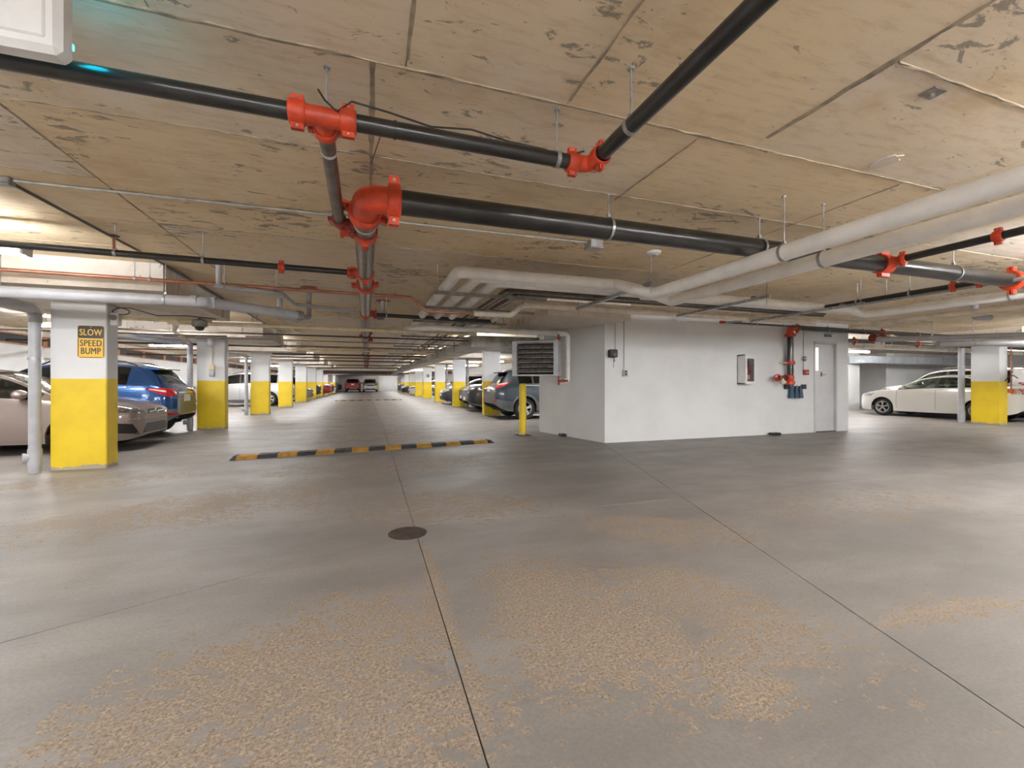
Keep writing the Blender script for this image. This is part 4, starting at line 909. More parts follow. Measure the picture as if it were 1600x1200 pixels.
for z in (.022, .43): part('bolt', MB().lathe((sx, sy - .006, sz + z), (0, -1, 0), [(.008, 0), (.006, .004)], 8), mat['galv'], t)

# speed bumps: alternating rubber segments
def speed_bump(p, q, label, n=17):
    P, Q = Vector((p[0], p[1], 0)), Vector((q[0], q[1], 0)); d = (Q - P).normalized(); w = Vector((-d.y, d.x, 0)); L = (Q - P).length
    t = thing('speed_bump', label, 'speed bump', (P.x, P.y, 0), 0, 'speed bumps')
    W = .34; prof = [(0, .0), (0, .012), (.07, .05), (.27, .05), (.34, .012), (.34, .0)]
    sl = .06
    cuts = [0] + [.12 + (L - .24) * i / (n - 2) for i in range(n - 1)] + [L]
    for i in range(n):
        end0, end1 = i == 0, i == n - 1
        vs = []
        for e, c in ((0, cuts[i] + (.004 if i % 4 == 0 else .001)), (1, cuts[i + 1] - (.004 if i % 4 == 3 else .001))):
            for u_, z in prof:
                s = c + (sl * (u_ / W - .5) if not ((end0 and e == 0) or (end1 and e == 1)) else 0)
                if (end0 and e == 0): s = c + z * 1.3
                if (end1 and e == 1): s = c - z * 1.3
                x = P + d * s + w * u_; vs.append((x.x, x.y, z))
        m_ = len(prof)
        part('segment', MB().add(vs, [tuple(range(m_)), tuple(reversed(range(m_, 2 * m_)))] + [(k, m_ + k, m_ + (k + 1) % m_, (k + 1) % m_) for k in range(m_)]), mat['bump_k' if i % 2 == 0 else 'bump_y'], t)
    for i in range(0, n, 2):
        c = (cuts[i] + cuts[i + 1]) / 2; x = P + d * c + w * .10; part('anchor_bolt', MB().lathe((x.x, x.y, .05), (0, 0, 1), [(.016, 0), (.013, .004)], 8), mat['dark'], t)
speed_bump((-2.0, 7.69), (2.44, 8.28), 'black and yellow rubber speed bump across the lane by the bollard')
speed_bump((-1.9, 30.4), (2.4, 30.9), 'distant black and yellow speed bump far down the aisle')

t = thing('bollard', 'round yellow steel bollard standing near the angled white wall', 'bollard', (3.40, 9.28, 0))
part('post', MB().lathe((3.40, 9.28, 0), (0, 0, 1), [(.082, 0), (.082, 1.13), (.074, 1.16), (.05, 1.175), (0, 1.18)], 24), mat['yellow'], t, True); part('base_plate', MB().rbox(3.25, 3.55, 9.13, 9.43, 0, .012, .003), mat['iron'], t)
for dx in (-.12, .12):
    for dy in (-.12, .12): part('anchor_bolt', MB().cyl((3.4 + dx, 9.28 + dy, .01), (3.4 + dx, 9.28 + dy, .03), .012, 6), mat['galv'], t)

# white plastic housing hanging at the upper left, with a made-up teal light behind it that tints the pipe
t = thing('ceiling_housing', 'large white plastic housing hanging from the ceiling at the top left corner', 'housing', (-1.5, 1.83, 2.195))
part('cover', MB().rbox(-2.3, -.90, 1.72, 1.80, 2.224, 2.58, .018), mat['white_metal'], t); part('face_rim', MB().rbox(-2.26, -.935, 1.714, 1.73, 2.262, 2.545, .005), mat['white_metal'], t)
for x in (-2.0, -1.1): part('hanger', MB().cyl((x, 1.76, 2.58), (x, 1.76, CEIL), .012, 8), mat['galv'], t)
part('added_teal_light', MB().box(-1.045, -1.025, 2.02, 2.04, 2.43, 2.45), mat['teal_emit'], t); part('added_light_lead', MB().tube([(-1.04, 1.80, 2.50), (-1.04, 1.9, 2.50), (-1.035, 2.03, 2.45)], .006, 6), mat['cable'], t)  # hidden emitter and lead, added as a source for the teal tint
ld = bpy.data.lights.new('added_teal_glow', 'POINT'); ld.color = (.0, .7, 1.0); ld.energy = .45; ld.shadow_soft_size = .04  # added point light that casts the teal tint on the pipe
lo = bpy.data.objects.new('added_teal_glow', ld); COL.objects.link(lo); lo.parent = t; lo.location = (-1.0 + 1.5, 2.035 - 1.83, 2.45 - 2.195)

# loose black cables along the upper sprinkler pipe
t = thing('pipe_cable', 'loose black cable tied along the upper black sprinkler pipe', 'cable', (.3, 2.1, 2.43))
part('strand', MB().tube([(-.2, 2.09, 2.50), (-.17, 2.06, 2.44), (-.12, 2.06, 2.40), (-.06, 2.08, 2.47), (.1, 2.10, 2.465), (.3, 2.10, 2.435), (.5, 2.11, 2.465), (.7, 2.11, 2.44), (.9, 2.11, 2.435), (1.0, 2.1, 2.41), (1.1, 2.05, 2.43)], .0045, 6), mat['cable'], t, True)
part('strand', MB().tube([(1.19, 1.9, 2.43), (1.22, 1.75, 2.415), (1.23, 1.5, 2.41), (1.21, 1.3, 2.43), (1.22, 1.1, 2.42), (1.2, .8, 2.43)], .0045, 6), mat['cable'], t, True)
part('strand', MB().tube([(.09, 2.12, 2.36), (.085, 2.4, 2.55), (.05, 2.8, 2.61), (.03, 3.0, 2.64)], .003, 6), mat['cable'], t, True)
part('cable_tie', MB().ring((.13, 2.105, 2.39), (1, 0, 0), .038, .042, .008, 18), mat['cable'], t)

# ------------------------------------------------------------------ cars
def pchip(pts):
    xs = [p[0] for p in pts]; ys = [p[1] for p in pts]; n = len(xs)
    h = [xs[i + 1] - xs[i] for i in range(n - 1)]; dl = [(ys[i + 1] - ys[i]) / h[i] for i in range(n - 1)]
    m = [dl[0]] + [0 if dl[i - 1] * dl[i] <= 0 else 2 * dl[i - 1] * dl[i] / (dl[i - 1] + dl[i]) for i in range(1, n - 1)] + [dl[-1]]
    def f(x):
        if x <= xs[0]: return ys[0]
        if x >= xs[-1]: return ys[-1]
        i = 0
        while x > xs[i + 1]: i += 1
        t = (x - xs[i]) / h[i]
        return ys[i] * (1 + 2 * t) * (1 - t) ** 2 + h[i] * m[i] * t * (1 - t) ** 2 + ys[i + 1] * t * t * (3 - 2 * t) + h[i] * m[i + 1] * t * t * (t - 1)
    return f

UL = [0, .1, .22, .38, .55, .72, .88, 1.]
GL = [.07, .5, .9, 1.]
RL = [.07, .3, .65, 1.]
NC = 1 + len(UL) + len(GL) + len(RL)      # points of one half section
def car_shape(sp):
    L, W = sp['L'], sp['W'] / 2
    belt, top, bot, wr = pchip(sp['belt']), pchip(sp['top']), pchip(sp['bot']), pchip(sp['wr'])
    R, wz = sp['Ra'], sp['Rw']
    nf, na, rf, ra = sp.get('nose', (.52, .6)) + sp.get('tail', (.72, .35))
    def width(s):
        w = 1.
        if s < na: w = nf + (1 - nf) * math.sqrt(max(0, 1 - (1 - s / na) ** 2))
        if s > L - ra: w = min(w, rf + (1 - rf) * math.sqrt(max(0, 1 - (1 - (L - s) / ra) ** 2)))
        return W * w
    def arch(s):
        z = 0
        for c in sp['axles']:
            d = abs(s - c)
            if d < R: z = max(z, wz + math.sqrt(R * R - d * d))
        return z
    def section(s):
        w = width(s); zb, zl, zt = bot(s), belt(s), top(s); za = arch(s)
        zl = max(zl, zb + .05); zt = max(zt, zl + .004)
        wb = w * .955; wt = min(w * wr(s), wb - .004)
        cr = min(.05, (zt - zl) * .6); zre = zt - cr
        pts = [(w * .86, max(zb + .015, za))]
        for u_ in UL:
            k = .97 + .03 * math.sin(min(u_ / .4, 1) * PI / 2) - (.045 * ((u_ - .55) / .45) ** 2 if u_ > .55 else 0)
            pts.append((w * k, max(zb + u_ * (zl - zb), za)))
        for g in GL:
            y = wb + (wt - wb) * (g ** 1.25); pts.append((y, zl + g * (zre - zl)))
        for r in RL: pts.append((wt * (1 - r), zre + cr * (1 - (1 - r) ** 2)))
        return pts
    return section, width

def car_proto(key, sp):
    """returns a list of (part name, mesh, parent index or None, label)"""
    L, W = sp['L'], sp['W'] / 2
    section, width = car_shape(sp)
    R, wz = sp['Ra'], sp['Rw']
    st = set(round(L * i / 34, 4) for i in range(35)) | {.015, .05, .1, .16, .24, .34, L - .015, L - .05, L - .1, L - .17, L - .25}
    hard = set()
    for c in sp['axles']:
        st = {s for s in st if abs(s - c) > R + .03}
        for i in range(-8, 9): hard.add(round(c + R * math.sin(i / 8 * PI / 2), 4))
        hard |= {round(c - R - .002, 4), round(c + R + .002, 4)}
    for a, b in sp['side'] + [sp['ws'], sp['rw']]: hard |= {a, b}
    st = {s for s in st if all(abs(s - h) > .02 for h in hard)}
    S = sorted(st | hard); n = len(S); m = 2 * NC - 1
    V = []; X = lambda s: L / 2 - s
    for s in S:
        h = section(s); V += [(X(s), y, z) for y, z in h] + [(X(s), -y, z) for y, z in reversed(h[:-1])]
    cls = {'body': [], 'cladding': [], 'windscreen': [], 'rear_window': [], 'side_window': [], 'pillar': []}
    gi = 1 + len(UL)
    for i in range(n - 1):
        sm = (S[i] + S[i + 1]) / 2
        for j in range(m - 1):
            jh = j if j < NC - 1 else m - 2 - j
            q = (i * m + j, i * m + j + 1, (i + 1) * m + j + 1, (i + 1) * m + j)
            ps = [Vector(V[k]) for k in q]
            if ((ps[2] - ps[0]).cross(ps[3] - ps[1])).length < 1e-6: continue
            c = 'body'
            if jh >= gi + len(GL):
                if sp['ws'][0] <= sm <= sp['ws'][1]: c = 'windscreen'
                elif sp['rw'][0] <= sm <= sp['rw'][1]: c = 'rear_window'
            elif gi <= jh < gi + 2:
                zz = section(sm); hh = zz[gi + 2][1] - zz[gi - 1][1]
                if hh > sp.get('minwin', .06):
                    if any(a <= sm <= b for a, b in sp['side']): c = 'side_window'
                    elif sp['side'][0][0] < sm < sp['side'][-1][1]: c = 'pillar'
            elif jh < sp.get('clad', 0): c = 'cladding'
            cls[c].append(q)
    for e in (0, n - 1):
        cls['cladding' if False else 'body'].append(tuple(range(e * m, e * m + m)) if e == 0 else tuple(reversed(range(e * m, e * m + m))))
    bvh = BVHTree.FromPolygons([Vector(v) for v in V], [q for c in cls.values() for q in c])
    out = []
    def compact(fs):
        used = sorted({i for f in fs for i in f}); mp = {k: i for i, k in enumerate(used)}
        return [V[i] for i in used], [tuple(mp[i] for i in f) for f in fs]
    def put(name, v, f, mk, parent=None, smooth=True, label=None, angle=38):
        out.append((name, mesh_of(name, v, f, mat[mk] if isinstance(mk, str) else mk, None, smooth, angle), parent, label)); return len(out) - 1
    bi = put('body', *compact(cls['body']), sp['paint'])
    if cls['cladding']: put('cladding', *compact(cls['cladding']), 'plastic_grey', None, True, 'grey plastic lower cladding')
    def islands(fs):
        par = {}
        def find(a):
            while par[a] != a: par[a] = par[par[a]]; a = par[a]
            return a
        for f in fs:
            for v_ in f: par.setdefault(v_, v_)
            for v_ in f[1:]: par[find(f[0])] = find(v_)
        g = {}
        for f in fs: g.setdefault(find(f[0]), []).append(f)
        return list(g.values())
    for c in ('windscreen', 'rear_window', 'side_window', 'pillar'):
        for fs_ in islands(cls[c]): put(c, *compact(fs_), {'pillar': 'black'}.get(c, sp.get('glass', 'glass') if c != 'windscreen' else 'glass'))
    # under tray, cabin and seats
    zf = sp['bot'][2][1] if len(sp['bot']) > 2 else .22
    mb = MB().box(X(L - .35), X(.35), -W * .80, W * .80, zf + .02, zf + .10); put('under_tray', mb.v, mb.f, 'dark', None, False)
    zl = pchip(sp['belt'])(L * .5)
    s0 = sp['ws'][0] + .12; s1 = sp['side'][-1][1]
    mb = MB().box(X(s1), X(s0), -W * .84, W * .84, zl - .33, zl - .30); put('cabin', mb.v, mb.f, 'cabin', None, False)
    mb = MB().rbox(X(s0 + .42), X(s0 + .02), -W * .80, W * .80, zl - .3, zl - .02, .04); put('dashboard', mb.v, mb.f, 'cabin', None, False)
    a, b = sp['side'][0][0], sp['side'][-1][1]
    for k, (sx_, ys) in enumerate([(s0 + 1.0, (-.36, .36)), (s0 + 1.85, (-.38, 0, .38))]):
        for y in ys:
            mb = MB().rbox(X(sx_ + .16), X(sx_), y - .2, y + .2, zl - .3, zl + .13, .05).rbox(X(sx_ + .17), X(sx_ + .05), y - .12, y + .12, zl + .16, zl + .32, .03)
            put('seat', mb.v, mb.f, 'seat', None, False)
    # arch liners
    for c in sp['axles']:
        mb = MB()
        for sgn in (1, -1):
            v = []; k = 14
            for i in range(k + 1):
                t = PI * i / k
                for y in (W * .955 * sgn, W * .55 * sgn): v.append((X(c) + math.cos(t) * R * .995, y, wz + math.sin(t) * R * .995))
            mb.add(v, [(2 * i, 2 * i + 1, 2 * i + 3, 2 * i + 2) for i in range(k)])
            mb.add([v[2 * i + 1] for i in range(k + 1)], [tuple(range(k + 1))])
        put('wheel_arch', mb.v, mb.f, 'dark', None, False)
    # wheels
    rt = wz; rr = rt * sp.get('rim', .66)
    for c in sp['axles']:
        for sgn in (1, -1):
            yo = (W - .025) * sgn; o = (X(c), yo, wz); ax = (0, sgn, 0)
            mb = MB().lathe(o, ax, [(rr * .96, -.20), (rt * .90, -.205), (rt, -.17), (rt, -.035), (rt * .93, -.005), (rr * 1.03, -.004), (rr * .98, -.02)], 28, caps=False)
            wi = put('wheel', mb.v, mb.f, 'rubber', None, True)
            mb = MB().lathe(o, ax, [(rr, -.012), (rr * .98, 0), (rr * .90, -.006), (rr * .88, -.05), (rr * .88, -.12), (rr * .1, -.12)], 28, caps=False)
            ns = sp.get('spokes', 5)
            for k in range(ns):
                for dk in ((-.13, .13) if sp.get('twin') else (0,)):
                    t = 2 * PI * (k + .25) / ns + dk * 5 / ns; dx, dz = math.cos(t), math.sin(t); hw = rr * (.05 if sp.get('twin') else sp.get('sw', .13))
                    px, pz = -dz, dx; v = []
                    for (rad, w_, y_) in ((.12, .8, -.005), (.93, 1.15, -.012)):
                        for yy in (y_, y_ - .03):
                            for s_ in (-1, 1): v.append((o[0] + dx * rr * rad + px * hw * w_ * s_, yo + yy * sgn, wz + dz * rr * rad + pz * hw * w_ * s_))
                    mb.add(v, [(0, 1, 5, 4), (2, 6, 7, 3), (0, 4, 6, 2), (1, 3, 7, 5), (0, 2, 3, 1), (4, 5, 7, 6)])
            mb.lathe(o, ax, [(rr * .2, -.03), (rr * .2, -.002), (rr * .1, .004)], 12)
            put('rim', mb.v, mb.f, 'alloy', wi, True)
            mb = MB().lathe(o, ax, [(rr * .87, -.118), (rr * .02, -.118)], 20); put('brake_disc', mb.v, mb.f, 'dark', wi, True)
    # surface pieces laid on the skin
    def decal(name, view, quad, mk, off=.006, nu=8, nv=4, parent=None, label=None, angle=60, polar=None):
        a, b, c, d = [Vector((p[0], p[1], 0)) for p in quad]; pts = {}
        for i in range(nu + 1):
            for j in range(nv + 1):
                u_, v_ = i / nu, j / nv; p = (a * (1 - u_) + b * u_) * (1 - v_) + (d * (1 - u_) + c * u_) * v_
                if polar:
                    an = math.radians(polar[4] + (polar[5] - polar[4]) * u_); rd = polar[2] + (polar[3] - polar[2]) * v_; p = Vector((polar[0] + math.cos(an) * rd, polar[1] + math.sin(an) * rd, 0))
                if view == 'front': o, dr = Vector((L, p.x, p.y)), Vector((-1, 0, 0))
                elif view == 'rear': o, dr = Vector((-L, p.x, p.y)), Vector((1, 0, 0))
                elif view == 'top': o, dr = Vector((p.x, p.y, 4)), Vector((0, 0, -1))
                else: o, dr = Vector((p.x, 3 * view, p.y)), Vector((0, -view, 0))
                hit = bvh.ray_cast(o, dr)
                if hit[0] is not None and (hit[0] - o).length < L * .5 + (.9 if view in ('front', 'rear') else 9): pts[i, j] = (hit[0], hit[1] if hit[1].dot(dr) < 0 else -hit[1])
        vs, ix = [], {}
        for k, (p, dr) in pts.items(): ix[k] = len(vs); vs.append(tuple(p + dr * off))
        for k, (p, dr) in pts.items(): ix[k, 1] = len(vs); vs.append(tuple(p - dr * .012))
        cell = {(i, j) for i in range(nu) for j in range(nv) if all(q in pts for q in ((i, j), (i + 1, j), (i, j + 1), (i + 1, j + 1)))}
        fs = []
        for i, j in cell:
            fs.append((ix[i, j], ix[i + 1, j], ix[i + 1, j + 1], ix[i, j + 1]))
            for (e0, e1, nb) in (((i, j), (i + 1, j), (i, j - 1)), ((i + 1, j), (i + 1, j + 1), (i + 1, j)), ((i + 1, j + 1), (i, j + 1), (i, j + 1)), ((i, j + 1), (i, j), (i - 1, j))):
                if nb not in cell: fs.append((ix[e1], ix[e0], ix[e0, 1], ix[e1, 1]))
        if not fs: return None
        return put(name, vs, fs, mk, parent, True, label, angle)
    H = lambda s: X(s)
    sp['detail'](sp, decal, put, X, W)
    if sp.get('clad') == 4:
        for c in sp['axles']:
            for sgn in (1, -1): decal('arch_flare', sgn, [(0, 0)] * 4, 'plastic_grey', off=.018, nu=16, nv=1, polar=(X(c), wz, R + .004, R + .075, -8, 188))
    # seams, handles and mirrors
    zb = pchip(sp['belt']); bt = pchip(sp['bot'])
    for sgn in (1, -1):
        for s in sp.get('seams', []):
            decal('door_seam', sgn, [(X(s) + .004, bt(s) + .12), (X(s) - .004, bt(s) + .12), (X(s) - .004, zb(s) - .005), (X(s) + .004, zb(s) - .005)], 'dark', .0015, 1, 8)
        for s in sp.get('handles', []):
            z = zb(s) - .13; decal('door_handle', sgn, [(X(s), z), (X(s + .2), z), (X(s + .2), z + .03), (X(s), z + .035)], sp['paint'] if not sp.get('chrome_handles') else 'chrome', .022, 4, 1)
        s = sp['side'][0][0] + .22; z = zb(s) + .02
        mb = MB(); y = W * .93 * sgn
        mb.lathe((X(s - .02), y + .02 * sgn, z + .07), (1, .12 * sgn, 0), [(0, -.07), (.055, -.065), (.075, -.04), (.078, 0), (.06, .06), (.02, .1), (0, .105)], 14)
        mb.v = [(x_, y + .02 * sgn + (y_ - y - .02 * sgn) * 1.45 + .08 * sgn, z + .07 + (z_ - z - .07) * 1.0) for x_, y_, z_ in mb.v]
        mb.box(X(s) - .03, X(s) + .03, min(y - .03 * sgn, y + .1 * sgn), max(y - .03 * sgn, y + .1 * sgn), z, z + .05)
        put('door_mirror', mb.v, mb.f, sp['paint'], None, True)
    if sp.get('rails'):
        tp = pchip(sp['top'])
        for sgn in (1, -1):
            a_, b_ = sp['rails']; y = W * .62 * sgn
            pts = [(X(a_), y, tp(a_) - .03)] + [(X(a_ + (b_ - a_) * k / 8), y, tp(a_ + (b_ - a_) * k / 8) + .015 + .025 * math.sin(PI * k / 8)) for k in range(1, 8)] + [(X(b_), y, tp(b_) - .03)]
            mb = MB().tube(pts, .016, 8); put('roof_rail', mb.v, mb.f, sp.get('rail_mat', 'black'))
    return out

def sym(decal, name, view, quad, mk, **kw):
    decal(name, view, quad, mk, **kw); decal(name, view, [(-p[0], p[1]) for p in quad], mk, **kw)

def d_accent(sp, decal, put, X, W):
    sym(decal, 'headlight', 'front', [(.40, .62), (.83, .70), (.84, .83), (.52, .77)], 'lamp_clear', off=.008, nu=10, nv=4)
    for sgn in (1, -1): decal('headlight', sgn, [(X(.12), .66), (X(.62), .80), (X(.66), .88), (X(.18), .76)], 'lamp_clear', off=.006, nu=8, nv=3)
    g = decal('grille', 'front', [(-.36, .64), (.36, .64), (.30, .725), (-.30, .725)], 'black', off=.004, nu=12, nv=3)
    decal('grille_bar', 'front', [(-.33, .655), (.33, .655), (.26, .685), (-.26, .685)], 'chrome', off=.012, nu=10, nv=2)
    xe = X(0) + .012; ez = .675
    mb = MB().tube([(xe, math.cos(2 * PI * k / 20) * .078, ez + math.sin(2 * PI * k / 20) * .045) for k in range(21)], .007, 6)
    for y0_, y1_ in ((-.040, -.028), (.028, .040)): mb.tube([(xe, y0_ - .006, ez - .032), (xe, y1_ + .006, ez + .032)], .007, 6)
    mb.tube([(xe, -.034, ez - .004), (xe, .034, ez + .006)], .006, 6)
    put('emblem', mb.v, mb.f, 'chrome')
    decal('lower_grille', 'front', [(-.50, .30), (.50, .30), (.38, .46), (-.38, .46)], 'black', off=.004, nu=14, nv=4)
    for z in (.335, .375, .415): decal('grille_slat', 'front', [(-.46, z), (.46, z), (.45, z + .012), (-.45, z + .012)], 'plastic_grey', off=.012, nu=12, nv=1)
    sym(decal, 'fog_recess', 'front', [(.56, .28), (.80, .33), (.80, .50), (.66, .47)], 'dark', off=.003, nu=5, nv=4)
    sym(decal, 'bumper_crease', 'front', [(.05, .545), (.70, .56), (.70, .568), (.05, .553)], 'chrome', off=.003, nu=10, nv=1)
    for sgn in (1, -1): decal('sill_strip', sgn, [(X(3.3), .24), (X(1.25), .24), (X(1.25), .265), (X(3.3), .265)], sp['paint'], off=.012, nu=10, nv=1)

def d_suv_rear(plate='plate'):
    def f(sp, decal, put, X, W):
        L = sp['L']; hz = sp['lz']
        rl = sp.get('rl', (.42, .86))
        sym(decal, 'tail_light', 'rear', [(rl[0], hz), (rl[1], hz + .04), (rl[1], hz + .19), (rl[0], hz + .12)], 'lamp_red', off=.012, nu=8, nv=4)
        for sgn in (1, -1):
            i = decal('tail_light', sgn, [(X(L - .06), hz - .02), (X(L - .44), hz + .15), (X(L - .46), hz + .185), (X(L - .08), hz + .17)], 'lamp_red', off=.012, nu=8, nv=4)
            decal('lamp_insert', sgn, [(X(L - .14), hz + .09), (X(L - .40), hz + .155), (X(L - .40), hz + .17), (X(L - .14), hz + .13)], 'lamp_white', off=.017, nu=5, nv=1)
        decal('number_plate', 'rear', [(-.16, hz - .12), (.16, hz - .12), (.16, hz + .03), (-.16, hz + .03)], plate, off=.014, nu=4, nv=2)
        decal('chrome_strip', 'rear', [(-.40, hz + .06), (.40, hz + .06), (.40, hz + .09), (-.40, hz + .09)], 'chrome', off=.018, nu=6, nv=1)
        sym(decal, 'reflector', 'rear', [(.48, hz - .42), (.78, hz - .40), (.78, hz - .35), (.50, hz - .37)], 'lamp_red', off=.012, nu=4, nv=1)
        decal('bumper_skid', 'rear', [(-.52, .34), (.52, .34), (.60, .50), (-.60, .50)], 'silver_skid', off=.014, nu=8, nv=2)
        zt = pchip(sp['top'])(sp['rw'][0]); s = sp['rw'][0]
        mb = MB().add([(X(s - .12), -W * .66, zt + .0), (X(s - .12), W * .66, zt + .0), (X(s + .20), W * .60, zt - .035), (X(s + .20), -W * .60, zt - .035), (X(s - .12), -W * .66, zt - .06), (X(s - .12), W * .66, zt - .06), (X(s + .19), W * .60, zt - .06), (X(s + .19), -W * .60, zt - .06)],
                      [(0, 3, 2, 1), (4, 5, 6, 7), (0, 1, 5, 4), (1, 2, 6, 5), (2, 3, 7, 6), (3, 0, 4, 7)])
        put('roof_spoiler', mb.v, mb.f, sp.get('spoiler', sp['paint']), None, False)
        mb = MB().box(X(s + .30), X(s + .28), -.02, .34, pchip(sp['top'])(s + .3) + .0, pchip(sp['top'])(s + .3) + .02); put('rear_wiper', mb.v, mb.f, 'black', None, False)
        for sgn in (1, -1):
            decal('window_trim', sgn, [(X(sp['side'][0][0] + .3), sp['belt'][4][1] - .03), (X(sp['side'][-1][1]), sp['belt'][5][1] - .03), (X(sp['side'][-1][1]), sp['belt'][5][1] - .012), (X(sp['side'][0][0] + .3), sp['belt'][4][1] - .012)], 'chrome', off=.004, nu=12, nv=1)
        d_front_plain(sp, decal, put, X, W)
    return f

def d_front_plain(sp, decal, put, X, W):
    z = sp['fz']
    sym(decal, 'headlight', 'front', [(W * .50, z - .02), (W * .97, z + .03), (W * .97, z + .14), (W * .55, z + .09)], 'lamp_clear', off=.010, nu=8, nv=3)
    for sgn in (1, -1): decal('headlight', sgn, [(X(.10), z + .01), (X(.42), z + .08), (X(.46), z + .13), (X(.14), z + .11)], 'lamp_clear', off=.008, nu=6, nv=3)
    decal('grille', 'front', [(-W * .48, z - .08), (W * .48, z - .08), (W * .44, z + .08), (-W * .44, z + .08)], 'black', off=.006, nu=10, nv=3)
    decal('grille_bar', 'front', [(-W * .42, z - .01), (W * .42, z - .01), (W * .42, z + .02), (-W * .42, z + .02)], 'chrome', off=.014, nu=8, nv=1)
    decal('lower_grille', 'front', [(-W * .6, .34), (W * .6, .34), (W * .52, .52), (-W * .52, .52)], 'black', off=.006, nu=10, nv=3)
    decal('number_plate', 'front', [(-.15, .47), (.15, .47), (.15, .60), (-.15, .60)], 'plate', off=.022, nu=3, nv=2)

def d_sedan(sp, decal, put, X, W):
    d_front_plain(sp, decal, put, X, W); L = sp['L']; z = sp['lz']
    sym(decal, 'tail_light', 'rear', [(W * .45, z), (W * .97, z + .0), (W * .97, z + .16), (W * .5, z + .12)], 'lamp_red', off=.012, nu=8, nv=3)
    for sgn in (1, -1):
        decal('tail_light', sgn, [(X(L - .16), z), (X(L - .42), z + .07), (X(L - .40), z + .15), (X(L - .16), z + .15)], 'lamp_amber', off=.012, nu=5, nv=3)
        decal('lamp_insert', sgn, [(X(L - .03), z), (X(L - .19), z), (X(L - .19), z + .15), (X(L - .03), z + .15)], 'lamp_white', off=.012, nu=4, nv=3)
    decal('number_plate', 'rear', [(-.16, z - .06), (.16, z - .06), (.16, z + .09), (-.16, z + .09)], 'plate', off=.014, nu=3, nv=2)

P_ = paint
SPEC = {}
SPEC['accent'] = dict(L=4.37, W=1.70, Ra=.355, Rw=.305, axles=(.84, 3.41), paint=P_('taupe', (.235, .185, .165), .45, .3),
    belt=[(0, .66), (.06, .715), (.5, .82), (1.0, .885), (1.5, .915), (3.0, .97), (3.7, 1.0), (4.2, .98), (4.37, .80)],
    top=[(0, .70), (.06, .765), (.45, .885), (1.02, .985), (1.15, 1.02), (2.0, 1.39), (2.5, 1.45), (3.1, 1.41), (3.75, 1.09), (4.2, 1.05), (4.37, .84)],
    bot=[(0, .25), (.15, .20), (.4, .19), (3.9, .2), (4.2, .26), (4.37, .36)], wr=[(0, .80), (1.0, .82), (1.9, .66), (3.1, .64), (3.8, .76), (4.37, .8)],
    ws=(1.14, 2.05), rw=(3.08, 3.72), side=[(1.28, 2.32), (2.40, 3.25), (3.28, 3.52)], detail=d_accent, seams=(1.30, 2.36, 3.3), handles=(2.12, 3.05), lz=.8, fz=.66, nose=(.52, .62), glass='glass')
SPEC['buick'] = dict(L=4.27, W=1.78, Ra=.39, Rw=.34, axles=(.88, 3.44), paint=P_('blue', (.004, .048, .16), .55, .25), clad=4,
    belt=[(0, .72), (.12, .84), (.5, .95), (1.0, 1.01), (1.5, 1.04), (3.4, 1.13), (3.9, 1.13), (4.15, 1.05), (4.27, .88)],
    top=[(0, .76), (.1, .88), (.5, 1.0), (1.0, 1.08), (1.1, 1.12), (1.85, 1.56), (2.4, 1.65), (3.3, 1.63), (3.74, 1.555), (4.10, 1.17), (4.2, 1.07), (4.27, .92)],
    bot=[(0, .40), (.15, .28), (.4, .23), (3.7, .25), (4.1, .33), (4.27, .46)], wr=[(0, .80), (1.0, .82), (1.9, .70), (3.2, .68), (3.8, .64), (4.1, .70), (4.27, .8)],
    ws=(1.08, 1.9), rw=(3.76, 4.09), side=[(1.25, 2.2), (2.27, 3.05), (3.1, 3.48)], detail=d_suv_rear('plate'), seams=(1.26, 2.23, 3.05), handles=(2.0, 2.85), lz=.90, fz=.78, rails=(1.9, 3.55), rail_mat='black', glass='glass_dark', chrome_handles=True, tail=(.60, .55), rl=(.50, .80))
SPEC['rav'] = dict(L=4.60, W=1.86, Ra=.41, Rw=.36, axles=(.93, 3.62), paint=P_('slate', (.030, .046, .060), .5, .3), clad=4,
    belt=[(0, .76), (.12, .88), (.5, .99), (1.0, 1.04), (1.5, 1.07), (3.6, 1.15), (4.2, 1.13), (4.45, 1.07), (4.60, .96)],
    top=[(0, .80), (.1, .94), (.5, 1.05), (1.05, 1.12), (1.15, 1.15), (1.95, 1.60), (2.5, 1.68), (3.6, 1.67), (4.05, 1.60), (4.40, 1.17), (4.5, 1.10), (4.60, 1.0)],
    bot=[(0, .42), (.15, .30), (.4, .24), (4.0, .26), (4.4, .36), (4.60, .50)], wr=[(0, .84), (1.0, .84), (2.0, .72), (3.5, .70), (4.05, .66), (4.4, .74), (4.6, .84)],
    ws=(1.12, 2.0), rw=(4.07, 4.39), side=[(1.3, 2.35), (2.43, 3.3), (3.36, 3.82)], detail=d_suv_rear('plate'), seams=(1.32, 2.39, 3.35), handles=(2.15, 3.15), lz=1.02, fz=.84, rails=(2.0, 3.85), rail_mat='silver_skid', spoiler='black', glass='glass_dark', spokes=5, sw=.17, tail=(.70, .4), rl=(.48, .86))
